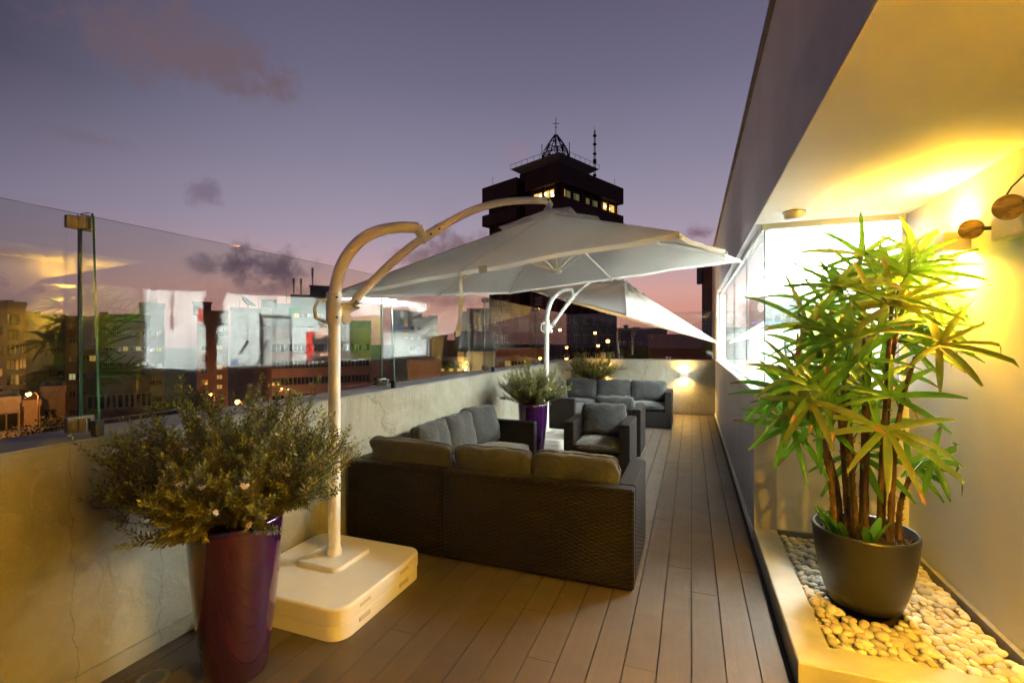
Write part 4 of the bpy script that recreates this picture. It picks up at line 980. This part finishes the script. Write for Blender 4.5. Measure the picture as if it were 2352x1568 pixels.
M_wdark = mat('dark_window', (.015, .016, .02), .15, spec=.7); M_wframe = mat('window_frame', (.20, .16, .13), .6)
M_wlit = emis('lit_window_warm', (1.0, .58, .15), .6); M_wlit2 = emis('lit_window_pale', (.9, .85, .4), .5); M_wlit3 = emis('lit_window_dim', (1.0, .5, .12), .45)
M_bulb = emis('sodium_bulb', (1.0, .42, .08), 22); M_bulb2 = emis('warm_bulb', (1.0, .72, .3), 9); M_redlamp = emis('red_lamp', (1.0, .3, .25), 3)
WINC = {}
def win_mesh(wd_, ht, lit, n=3):
    key = (round(wd_, 2), round(ht, 2), lit, n)
    if key in WINC: return WINC[key]
    mb = MB(); f = min(.12, wd_ * .08)
    mb.box((-wd_ / 2, -.06, -ht / 2), (wd_ / 2, .04, -ht / 2 + f), 0); mb.box((-wd_ / 2, -.06, ht / 2 - f), (wd_ / 2, .04, ht / 2), 0)
    for i in range(n + 1):
        x = -wd_ / 2 + (wd_ - f) * i / n; mb.box((x, -.05, -ht / 2 + f), (x + f, .03, ht / 2 - f), 0)
    mb.box((-wd_ / 2 + .01, .0, -ht / 2 + .01), (wd_ / 2 - .01, .02, ht / 2 - .01), 1)
    o = mb.build('window', [M_wframe, {0: M_wdark, 1: M_wlit, 2: M_wlit2, 3: M_wlit3}[lit]]); me = o.data; bpy.data.objects.remove(o); WINC[key] = me; return me
def building(label, ua, ta, ub, tb_, vtop, m, depth=14, wins=None, group='city buildings beyond the glass', roof=(), floor=GZ, extra=None, cat='building', vbase=None):
    """front face runs from (ua,ta) to (ub,tb_), body extends away from the deck"""
    if ta == tb_ or abs(ta - tb_) < 5:            # stand square to the sight line so that blocks in a row do not hide each other
        tm = (ta + tb_) / 2; am = ((ua + ub) / 2 - 1176) / 1100.0; tt = lambda u: tm * (1 + am * am) / (1 + am * (u - 1176) / 1100.0); ta, tb_ = tt(ua), tt(ub)
    A = Vector(at(ua, ta) + (0,)); B_ = Vector(at(ub, tb_) + (0,)); w_ = (B_ - A).length; ang = math.atan2((B_ - A).y, (B_ - A).x)
    ztop = zat(vtop, (ta + tb_) / 2)
    t = thing('apartment_building' if cat == 'building' else cat.replace(' ', '_'), label, cat, (A.x, A.y, floor), ang, group); H = ztop - floor
    MB().box((0, 0, 0), (w_, depth, H)).build('wall', m, t)
    p = MB(); pt_ = .25; ph = .7
    p.box((-.1, -.1, H), (w_ + .1, pt_, H + ph)); p.box((-.1, depth - pt_, H), (w_ + .1, depth + .1, H + ph)); p.box((-.1, pt_, H), (pt_, depth - pt_, H + ph)); p.box((w_ - pt_, pt_, H), (w_ + .1, depth - pt_, H + ph))
    p.build('roof_parapet', m, t)
    for (fa, fb, hh, kind) in roof:
        if kind == 'box': MB().box((w_ * fa, 1.2, H + .004), (w_ * fb, 5.5, H + hh)).box((w_ * fa - .15, 1.05, H + hh), (w_ * fb + .15, 5.65, H + hh + .18)).build('stair_house', m, t)
        elif kind == 'tank': MB().lathe([(0, 0), (.9, 0), (.9, hh), (.6, hh + .3), (0, hh + .35)], (w_ * fa, 2.5, H), 18).build('water_tank', M_darkb, t)
        elif kind == 'mast':
            g = MB(); x = w_ * fa; y = 1.5
            for dx, dy in ((-.18, -.1), (.18, -.1), (0, .2)): g.tube([(x + dx, y + dy, H), (x + dx * .4, y + dy * .4, H + hh)], .05, 5)
            for q in range(int(hh / .6)): zz = H + q * .6; g.tube([(x - .17, y - .1, zz), (x + .17, y - .1, zz + .3)], .03, 4); g.tube([(x + .17, y - .1, zz + .3), (x - .17, y - .1, zz + .6)], .03, 4)
            for q in range(3): g.box((x - .32 + .22 * q, y - .3, H + hh * .72), (x - .20 + .22 * q, y - .18, H + hh * .98))
            g.tube([(x - 1.6, y, H), (x, y, H + hh * .8)], .02, 4); g.tube([(x + 1.6, y, H), (x, y, H + hh * .8)], .02, 4); g.build('antenna', M_darkb, t)
        elif kind == 'pole': MB().tube([(w_ * fa, 1, H), (w_ * fa, 1, H + hh)], .05, 6).build('antenna', M_darkb, t)
        elif kind == 'dish':
            Mx = Matrix.Translation((w_ * fa, 2, H + hh)) @ Matrix.Rotation(R(38), 4, 'Y') @ Matrix.Rotation(R(12), 4, 'X')
            MB().lathe([(0, -.35), (.9, -.22), (1.5, .05), (1.8, .35), (1.84, .35), (1.5, 0), (.9, -.28), (0, -.42)], n=30, M=Mx).tube([(w_ * fa, 2, H), (w_ * fa, 2, H + hh - .3)], .12, 8).build('satellite_dish', M_darkb, t)
    rnd = random.Random(hash(label) % 1000 if False else sum(map(ord, label)))
    if wins:
        for (x0, x1, z0, z1, nc, nr, ww, wh, plit) in wins:          # fractions across, metres below the roof, columns, rows, size, share lit
            for r in range(nr):
                for c in range(nc):
                    if rnd.random() < .06: continue
                    lit = 0
                    q = rnd.random()
                    if q < plit: lit = rnd.choice((1, 2, 3, 1))
                    x = w_ * (x0 + (x1 - x0) * (c + .5) / nc); z = H - (z0 + (z1 - z0) * (r + .5) / nr)
                    if z < 1: continue
                    o = bpy.data.objects.new('window', win_mesh(ww, wh, lit, 2 if ww < 2 else 5)); col.objects.link(o); o.parent = t; o.location = (x, -.03, z)
    return t
# far left group
building('pale slab block with faint floor lines at the far left edge of the city', -260, 62, 16, 60, 697, M_conc, wins=[(.1, .95, 2, 16, 7, 5, 1.6, 1.3, .03)])
building('slim dark banded block beside the pale slab at the far left', 16, 74, 60, 76, 703, M_tan, wins=[(.05, .55, 1, 15, 2, 6, 1.1, 1.7, .1), (.65, .95, 3, 15, 1, 5, .8, 1.6, .2)], roof=[(.0, .3, .8, 'box')])
building('wide blank concrete block left of the brass clamped glass joint', 60, 92, 150, 95, 729, M_conc, wins=[(.6, .95, 4, 18, 2, 3, 1, 1, .0)], roof=[(.02, .35, .9, 'box'), (.6, .7, .5, 'box')])
building('plain dark block behind the first glass joint', 150, 80, 228, 82, 735, M_brown, wins=[(.1, .9, 2, 20, 4, 6, .9, 1.1, .05)], roof=[(.7, .95, .6, 'box')])
building('dark flat roofed block with scattered small lit windows behind the palm reflection', 228, 96, 345, 94, 730, M_darkb, wins=[(.05, .95, 1.5, 20, 7, 6, .8, .9, .12)], roof=[(.02, .15, .9, 'box'), (.5, .8, .7, 'box')])
building('grey blue block with thin antennas left of the brown tower', 320, 104, 378, 104, 703, M_grey, wins=[(.1, .9, 4, 22, 3, 5, 1.1, 1.1, .1)], roof=[(.4, .4, 3.6, 'pole'), (.7, .7, 2, 'pole'), (.2, .6, .8, 'box')])
building('low dark house with one square window below the palm reflection', 196, 46, 345, 50, 880, M_brown, wins=[(.1, .95, .7, 2.9, 3, 1, 2.3, 1.5, .0)])
building('brown apartment tower with a stepped top and columns of dark balconies', 452, 84, 524, 86, 722, M_brown, depth=12, wins=[(.12, .36, 5, 19, 1, 7, 1.1, 1.0, .12), (.55, .98, 1.2, 4.2, 1, 3, 2.0, .7, 0), (.62, .82, 5, 19, 1, 8, .9, .8, .4)], roof=[(-.12, .45, 2.1, 'box'), (-.1, .12, 1.0, 'box')])
building('tall blank pale tower carrying a big satellite dish', 529, 108, 624, 110, 714, M_pale, depth=16, wins=[(.84, .98, 3, 18, 1, 5, 1.1, 1.4, 0)], roof=[(.42, .42, 2.0, 'dish'), (.22, .22, 2.6, 'pole'), (.68, .68, 2.8, 'pole'), (.78, .95, .8, 'box')])
building('pale flat topped block between the dish tower and the antenna building', 600, 118, 668, 120, 703, M_grey, wins=[(.1, .9, 5, 22, 3, 5, 1.2, 1.2, .05)], roof=[(.0, .5, 1.4, 'box'), (.85, .85, 4, 'pole')])
building('dark apartment building with three rooftop cell antennas', 668, 122, 770, 124, 684, M_darkb, wins=[(.05, .95, 3, 25, 6, 7, 1.3, 1.2, .12)], roof=[(.42, .98, 3.2, 'box'), (.06, .06, 5.0, 'mast'), (.22, .22, 5.0, 'mast'), (.48, .48, 8, 'mast')])
building('grey block directly behind the near parasol pole', 775, 130, 852, 130, 742, M_grey, wins=[(.05, .95, 2, 18, 5, 5, 1.3, 1.2, .1)])
building('long pink office building with two bands of wide windows', 624, 88, 852, 98, 760, M_pinkb, depth=16, wins=[(.0, .98, 1.6, 14.2, 5, 4, 3.6, 1.5, .02)], roof=[(.55, .8, 1.2, 'box')])
building('plain pink annexe with air conditioning units right of the parasol pole', 853, 84, 905, 86, 842, M_pinkb, depth=12, wins=[(.1, .5, .8, 9, 1, 2, 1.6, 2.2, 0), (.6, .9, 1, 8, 1, 2, 1.2, 1.0, 0)])
building('stepped block with a column of lit windows seen below the strap', 898, 112, 969, 114, 722, M_tan, wins=[(.42, .56, 1, 6, 1, 5, 1.0, .8, 1.0), (.6, .98, 2, 14, 2, 5, .9, .9, .1)], roof=[(.05, .6, .9, 'box')])
building('yellow grey block with round lit windows down its right edge', 969, 116, 1005, 116, 734, M_tan, wins=[(.7, .98, 1, 9, 1, 5, 1.2, 1.3, 1.0)], roof=[(.45, 1.0, .9, 'box')])
building('low yellowish block lit from the street below the pink sky', 996, 98, 1027, 100, 776, M_tan, wins=[(.2, .9, 3, 9, 2, 3, .8, .8, .5)])
building('brown low block between the yellowish block and the lit towers', 1027, 108, 1060, 110, 788, M_brown, wins=[(.2, .9, 3, 9, 2, 2, .8, .8, .1)])
building('yellowish apartment tower with a dotted strip of stairwell lights', 1073, 94, 1124, 96, 716, M_tan, depth=12, wins=[(.5, .6, 1, 5.6, 1, 8, .35, .42, 1.0), (.1, .4, 2, 12, 2, 5, .8, .9, .1), (.7, .95, 2, 12, 1, 4, .8, .9, .3)], roof=[(.1, .5, .5, 'box')])
building('narrow tower with an overhanging top floor left of the yellowish tower', 1060, 97, 1074, 97, 726, M_conc, wins=[(.2, .8, 2, 12, 1, 5, .8, .8, .1)], roof=[(-.5, .9, .8, 'box')])
cb = building('dark low podium with a glowing yellow canopy below the towers', 1045, 64, 1138, 66, 772, M_darkb, depth=12, wins=[(.05, .95, 1.6, 4.0, 5, 1, .95, 1.5, .5)])
MB().box((1.5, -.8, 13.4), (5.3, -.05, 13.75)).build('canopy_strip', M_wlit, cb)
building('long low dark red building right of the podium', 1131, 74, 1262, 78, 808, M_redw, wins=[(.1, .9, .6, 3, 7, 1, 1.0, .9, .2)])
building('dim low block between the long red building and the dark tower', 1208, 130, 1300, 130, 768, M_brown, wins=[(.05, .95, 1, 8, 8, 3, .8, .8, .35)])
building('low beige boundary building lit by an orange lamp under the strap', 937, 40, 1012, 44, 845, M_tan, depth=8, vbase=1)
building('dark flat roof block next to the lit beige building', 1000, 50, 1078, 52, 852, M_darkb, depth=8)
building('small pale workshop brightly lit by a lamp below the yellowish tower', 1074, 52, 1137, 53, 822, M_pale, depth=7)
building('flat dark building with rooftop boxes right of the tower', 1418, 92, 1532, 92, 761, M_tower2, depth=18, roof=[(.13, .20, 1.1, 'box'), (.33, .46, .7, 'box')], wins=[(.05, .9, 1.4, 3.2, 5, 1, 1.0, .5, 0)])
building('broad brick red wall building under the far canopy tip', 1489, 54, 1750, 54, 781, M_redw, depth=14, roof=[(.28, .34, .3, 'box'), (.38, .42, .25, 'box')])
sb = building('brown slab tower squeezed between the far canopy and the gym wall', 1612, 62, 1760, 62, 604, M_brown, depth=20, wins=[(.02, .10, 3, 17, 1, 8, .8, 1.0, .1)])
MB().box((-.62, -.3, 23.0), (-.02, .5, 25.6), bev=.05).build('sign_box', M_wdark, sb); MB().lathe([(0, 0), (.18, 0), (.18, .3), (0, .3)], (-.32, -.5, 25.2), 12).build('warning_lamp', M_redlamp, sb)
building('small orange lit house at the lower left', 55, 52, 92, 52, 932, M_tan, depth=8)
building('low white garage wall glowing orange at the left edge', -80, 50, 46, 50, 928, M_pale, depth=8, wins=[(.62, .86, .8, 3.2, 1, 1, 1.9, 2.0, 0)])
building('squat house with a pale gable behind the orange street lamp', 95, 56, 150, 56, 900, M_conc, depth=9, wins=[(.2, .9, 1, 4, 2, 1, 1.1, 1.1, .3)])

# ---- the dark corner tower
t0 = 80.0; C0 = Vector(at(1286, t0) + (0,)); e1 = (FWD - RGT).normalized(); e2 = (FWD + RGT).normalized(); S_ = 19.6   # e1 runs back-left, e2 back-right
TT = thing('office_tower', 'tall dark square tower with a steel crown standing behind the near canopy', 'tower', (C0.x, C0.y, GZ), math.atan2(e2.y, e2.x))
# local frame: +x along e2, +y along e1
zt = 31.2 - GZ
def tb3(mb, a, b): mb.box(a, b)
bm_ = MB(); ntch0, ntch1 = 7.8, 10.4
tb3(bm_, (1, 1, 0), (S_ - 1, ntch0, zt - .5)); tb3(bm_, (1, ntch1, 0), (S_ - 1, S_ - 1, zt - .5)); tb3(bm_, (3.5, ntch0, 0), (S_ - 1, ntch1, zt - .7)); bm_.build('shaft', M_tower, TT)
for (z0, z1, o_) in ((zt - 3.1, zt, 0), (zt - 7.5, zt - 5.4, 0)):
    m_ = MB()
    for (ya, yb) in ((o_, ntch0 + .2), (ntch1 - .2, S_ - o_)):
        tb3(m_, (o_, ya, z0), (o_ + .9, yb, z1))
    tb3(m_, (o_ + .9, 0, z0), (S_, .9, z1)); tb3(m_, (S_ - .9, .9, z0), (S_, S_, z1)); tb3(m_, (.9, S_ - .9, z0), (S_ - .9, S_, z1))
    m_.build('overhanging_band', M_tower2, TT)
fl_ = MB(); fl_.box((.9, .9, zt - .9), (S_ - .9, S_ - .9, zt - .6)); fl_.build('roof', M_tower, TT)
for i in range(7):
    f = MB(); x = 1.2 + i * 2.75; f.box((x, .62, 0), (x + .5, 1.0, zt - 7.5)).box((x, .5, zt - 5.4), (x + .5, 1.0, zt - 3.1)); f.build('pilaster', M_tower2, TT)
for i in range(7):
    f = MB(); y = 1.2 + i * 2.75
    if ntch0 - .4 < y < ntch1: continue
    f.box((.62, y, 0), (1.0, y + .5, zt - 7.5)).box((.5, y, zt - 5.4), (1.0, y + .5, zt - 3.1)); f.build('pilaster', M_tower2, TT)
for r in range(11):                       # window bands on both street faces
    z = zt - 9.6 - r * 3.3
    for i in range(6):
        x = 1.75 + i * 2.75
        o = bpy.data.objects.new('window', win_mesh(2.15, 1.5, 3 if (r * 7 + i * 5) % 23 == 0 and r > 3 else 0, 3)); col.objects.link(o); o.parent = TT; o.location = (x + 1.07, .97, z)
    if r < 7:
        for i in range(6):
            y = 1.75 + i * 2.75
            if ntch0 - 2.2 < y < ntch1: continue
            o = bpy.data.objects.new('window', win_mesh(2.15, 1.5, 0, 3)); col.objects.link(o); o.parent = TT; o.location = (.97, y + 1.07, z); o.rotation_euler = (0, 0, R(-90))
def litwin(x0, x1, z, h, m_, left=False, n=4):
    mb = MB(); w_ = x1 - x0
    mb.box((x0, .80, z), (x1, .82, z + h), 1); 
    for i in range(n + 1): mb.box((x0 + w_ * i / n - .05, .72, z), (x0 + w_ * i / n + .05, .79, z + h), 0)
    o = mb.build('window', [M_tower, m_], TT)
    if left: o.matrix_local = Matrix(((0, 1, 0, 0), (1, 0, 0, 0), (0, 0, 1, 0), (0, 0, 0, 1)))
    return o
M_lit_tower = emis('lit_office_ceiling', (1.0, .62, .14), 1.1); M_dim_tower = emis('dim_office', (.62, .55, .2), .16)
litwin(1.6, 6.6, zt - 5.35, 1.5, M_lit_tower, True, 4)
litwin(2.0, 2.5, zt - 5.3, 1.5, M_wlit3, False, 1); litwin(2.6, 6.4, zt - 5.3, 1.4, M_dim_tower, False, 3); litwin(8.2, 12.0, zt - 5.3, 1.3, M_dim_tower, False, 3); litwin(9.6, 10.3, zt - 5.28, 1.2, emis('lit_office_pale', (.7, .8, .35), .6), False, 1)
litwin(13.6, 18.8, zt - 5.3, 1.6, M_lit_tower, False, 4)
for (x, y, z) in ((.76, 2.4, .9), (.76, 3.8, .95), (.76, 5.0, .9), (.76, 2.2, .35), (14.3, .76, .9), (15.6, .76, .7)):
    bl = MB(); bmx = bmesh.new(); bmesh.ops.create_icosphere(bmx, subdivisions=1, radius=.28); bl.add_bm(bmx, M=Matrix.Translation((x, y, zt - 5.3 + z))); bl.build('office_lamp', M_bulb2, TT)
pf = MB(); pf.box((2.2, 2.2, zt), (11.5, 11.5, zt + 1.3)); pf.build('plant_room', M_tower2, TT)
pf = MB()
pf.grid([[(1.0, 1.0, zt + 2.3), (12.8, 1.0, zt + 2.3), (12.8, 12.8, zt + 2.3), (1.0, 12.8, zt + 2.3)], [(2.4, 2.4, zt + 1.32), (11.3, 2.4, zt + 1.32), (11.3, 11.3, zt + 1.32), (2.4, 11.3, zt + 1.32)]], 0, False, closev=True)
pf.box((2.3, 2.3, zt + 1.31), (11.4, 11.4, zt + 1.45)); pf.build('roof_platform', M_grey, TT)
pr = MB()
for i in range(9):
    q = 1.0 + i * 1.475
    for a, b in (((q, 1, zt + 2.3), (q, 1, zt + 3.1)), ((1, q, zt + 2.3), (1, q, zt + 3.1))): pr.tube([a, b], .04, 4)
pr.tube([(1, 1, zt + 3.1), (12.8, 1, zt + 3.1)], .04, 4).tube([(1, 1, zt + 3.1), (1, 12.8, zt + 3.1)], .04, 4); pr.build('railing', M_darkb, TT)
cr = MB(); cx, cy = 5.2, 5.2; zb = zt + 1.5
prof = [(2.3, 0), (2.5, 1.8), (2.2, 3.2), (1.3, 4.7), (.25, 6.2)]
for k in range(10):
    a = 2 * PI * k / 10; pts = [(cx + r * math.cos(a), cy + r * math.sin(a), zb + z) for r, z in prof]; cr.tube(pts, .08, 5)
    if k % 2 == 0: cr.tube([(cx + 2.6 * math.cos(a), cy + 2.6 * math.sin(a), zb), (cx + 2.6 * math.cos(a), cy + 2.6 * math.sin(a), zb + 4.4)], .07, 5)
    b_ = 2 * PI * (k + 1) / 10
    for i in range(4): cr.tube([(cx + prof[i][0] * math.cos(a), cy + prof[i][0] * math.sin(a), zb + prof[i][1]), (cx + prof[i + 1][0] * math.cos(b_), cy + prof[i + 1][0] * math.sin(b_), zb + prof[i + 1][1])], .045, 4)
for r, z in prof[:4] + [(2.45, .9), (2.35, 2.5)]:
    cr.tube([(cx + r * math.cos(2 * PI * k / 14), cy + r * math.sin(2 * PI * k / 14), zb + z) for k in range(15)], .06, 4, cap=False)
rr = random.Random(4)
for k in range(26):
    a = rr.uniform(0, 6.28); z = rr.uniform(.2, 2.6); cr.box((cx + 2.4 * math.cos(a) - .12, cy + 2.4 * math.sin(a) - .12, zb + z), (cx + 2.4 * math.cos(a) + .12, cy + 2.4 * math.sin(a) + .12, zb + z + rr.uniform(.4, 1.2)))
cr.build('steel_crown', M_darkb, TT)
MB().tube([(cx, cy, zb + 6), (cx, cy, zb + 9.4)], .06, 5).tube([(cx - .42, cy + .42, zb + 8.3), (cx + .42, cy - .42, zb + 8.3)], .06, 5).tube([(cx - .2, cy + .2, zb + 7.6), (cx + .2, cy - .2, zb + 7.6)], .05, 5).build('cross', M_darkb, TT)
ms = MB(); mx, my = 12.2, 1.6
for dx, dy in ((-.2, -.12), (.2, -.12), (0, .24)): ms.tube([(mx + dx, my + dy, zt - .5), (mx + dx * .5, my + dy * .5, zt + 9.6)], .05, 4)
for q in range(16): ms.tube([(mx - .2, my - .12, zt + q * .6), (mx + .2, my - .12, zt + q * .6 + .6)], .035, 4)
for z in (1.0, 2.2, 3.4, 3.8, 5.0, 6.8, 8.4): ms.box((mx - .28, my - .25, zt + z), (mx + .22, my + .2, zt + z + .35))
ms.tube([(mx, my, zt + 9.6), (mx, my, zt + 10.3)], .04, 4); ms.build('antenna_mast', M_darkb, TT)
MB().tube([(1, 17.6, zt - 1), (1, 17.6, zt + 2.2)], .04, 4).tube([(18.0, 1.0, zt - 1), (18.0, 1.0, zt + 1.8)], .04, 4).build('lightning_rod', M_darkb, TT)
# base lights of the tower neighbourhood
def street_lamp(u, t_, v, label, power, big=.16, lit=True, light=True, warm=False, group='street and yard lamps in the city'):
    x, y = at(u, t_); z = zat(v, t_)
    L = thing('street_lamp', label, 'street lamp', (x, y, GZ), 0, group); h = z - GZ
    MB().tube([(0, .0, 0), (0, .0, h - .3), (0, -.25, h + .12), (0, -.6, h + .15)], [.09, .06, .05, .04], 8).build('pole', M_darkb, L)
    MB().box((-.14, -.95, h + .05), (.14, -.5, h + .2), bev=.03).build('lamp_head', M_darkb, L)
    b = MB(); bm = bmesh.new(); bmesh.ops.create_icosphere(bm, subdivisions=2, radius=big); b.add_bm(bm, M=Matrix.Translation((0, -.75, h - .03))); b.build('bulb', M_bulb2 if warm else M_bulb, L)
    if light: point_light('lamp_light', (0, -.9, h - .35), power, SODIUM if not warm else (1, .68, .2), .15, L)
street_lamp(88, 48, 902, 'bright orange street lamp at the lower left above the garage', 1500, .22)
street_lamp(-6, 44, 966, 'orange lamp cut by the left edge of the photograph', 900, .2)
street_lamp(493, 76, 904, 'small orange street lamp below the brown tower', 2500, .24)
street_lamp(556, 70, 921, 'glowing orange lamp just above the flowering bush', 3500, .32)
street_lamp(922, 34, 877, 'bright orange yard lamp by the low beige building', 1100, .13)
street_lamp(1077, 47, 846, 'bright yellow lamp at the left corner of the pale workshop', 1400, .14, warm=True)
street_lamp(1071, 70, 832, 'tiny orange lamp left of the pale workshop', 200, .14, light=False)
street_lamp(1244, 66, 821, 'orange street lamp beside the far parasol pole', 1800, .20)
for u, v, l in ((1193, 823, 'tiny orange street lamp left of the row of four'), (1202, 827, 'first of four tiny street lamps in a row above the middle bush'), (1208, 827, 'second of four tiny street lamps in a row above the middle bush'),
                (1214, 827, 'third of four tiny street lamps in a row above the middle bush'), (1207, 814, 'tiny street lamp standing higher than the row of four'), (1304, 797, 'small orange lamp at the far left glass corner'),
                (1304, 823, 'small orange lamp low behind the far corner glass'), (1369, 764, 'orange lamp in front of the dark tower base, highest of three'), (1398, 783, 'brightest orange lamp in front of the dark tower base'), (1376, 793, 'faint orange lamp lowest in front of the dark tower base')):
    street_lamp(u, 72 if u > 1300 else 95, v, l, 0, .22 if u != 1398 else .27, light=False)
street_lamp(1289, 70, 757, 'yellow wall type lamp left of the tower base', 0, .25, light=False, warm=True)
street_lamp(670, 84, 893, 'yellow doorway lamp in the lowest window band of the pink building', 350, .16, warm=True)
street_lamp(655, 84, 891, 'orange doorway lamp next to the yellow one at the pink building', 250, .16)

# ---- trees and roof plants
def tree_meshes(seed, n=1500):
    rnd = random.Random(seed); tr = MB(); cr_ = MB()
    tr.tube([(0, 0, 0), (.1, 0, 1.6), (0, .1, 3.0)], [.22, .16, .10], 8)
    cl = []
    for i in range(9):
        a = rnd.uniform(0, 6.28); r = rnd.uniform(.3, 1.7); c = Vector((r * math.cos(a), r * math.sin(a), rnd.uniform(2.8, 5.2))); cl.append((c, rnd.uniform(.6, 1.25)))
        tr.tube([(0, .05, 2.2), (c.x * .5, c.y * .5, 2.7), tuple(c)], [.08, .05, .02], 5)
    for i in range(n):
        c, r = rnd.choice(cl); d = Vector((rnd.gauss(0, 1), rnd.gauss(0, 1), rnd.gauss(0, .8))).normalized() * r * rnd.random() ** .4; p = c + d
        a = Vector((rnd.gauss(0, 1), rnd.gauss(0, 1), rnd.gauss(0, 1))).normalized(); b = a.cross(Vector((0, 0, 1)) + a * .1).normalized(); s = rnd.uniform(.07, .16)
        cr_.quad([p - a * s, p - b * s * .5, p + a * s, p + b * s * .5])
    T_ = tr.build('trunk', M_stem); C_ = cr_.build('crown', M_tree); a, b = T_.data, C_.data; bpy.data.objects.remove(T_); bpy.data.objects.remove(C_); return a, b
TM = [tree_meshes(s) for s in (1, 2, 3)]
for i, (u, t_, vtop, s, l) in enumerate(((20, 44, 962, 1.2, 'dark tree below the glowing garage at the left edge'), (62, 42, 970, 1.1, 'dark tree second from the left edge above the wall'), (110, 43, 960, 1.1, 'dark tree left of the brass base clamp'),
        (158, 48, 930, 1.3, 'dark tree behind the brass base clamp'), (395, 58, 868, 1.7, 'dark green tree behind the top left of the flowering bush'), (455, 60, 885, 1.6, 'dark tree left of the small orange street lamp'),
        (300, 55, 890, 1.4, 'dark tree between the low house and the bush'), (1186, 90, 760, 2.2, 'big dark tree between the podium and the far parasol'), (1222, 84, 780, 1.9, 'tree just left of the far parasol pole'),
        (1262, 60, 812, 1.0, 'small dark tree behind the glass right of the far parasol pole'))):
    x, y = at(u, t_); z = zat(vtop, t_); base_z = z - 6.2 * s
    T_ = thing('tree', l, 'tree', (x, y, max(base_z, GZ)), i * 1.3, 'city trees'); T_.scale = (s, s, s * ((z - max(base_z, GZ)) / (6.2 * s)))
    a, b = TM[i % 3]
    for nm, me in (('trunk', a), ('crown', b)): o = bpy.data.objects.new(nm, me); col.objects.link(o); o.parent = T_
RL = ['leftmost', 'second', 'third', 'fourth', 'rightmost']
for i in range(5):
    u = 975 + i * 20; t_ = 49; x, y = at(u, t_); z0 = zat(851, t_)
    T_ = thing('roof_plant', RL[i] + ' of five dark spiky plants on the flat roof under the pink sky', 'plant', (x, y, z0), i, 'spiky plants on a flat roof'); mb = MB(); rr = random.Random(i)
    for q in range(40):
        a = rr.uniform(0, 6.28); e = rr.uniform(.3, 1.4); L = rr.uniform(.5, 1.1); d = Vector((math.cos(a) * math.cos(e), math.sin(a) * math.cos(e), math.sin(e))); s_ = Vector((-math.sin(a), math.cos(a), 0)) * .05
        mb.quad([-s_, s_, d * L * .6 + s_ * .8, d * L + Vector((0, 0, -.1)), d * L * .6 - s_ * .8])
    mb.build('foliage', M_tree, T_); MB().lathe([(0, 0), (.25, 0), (.3, .3), (0, .3)], (0, 0, -.05), 10).build('pot', M_conc, T_)
print('objects', len(bpy.data.objects))
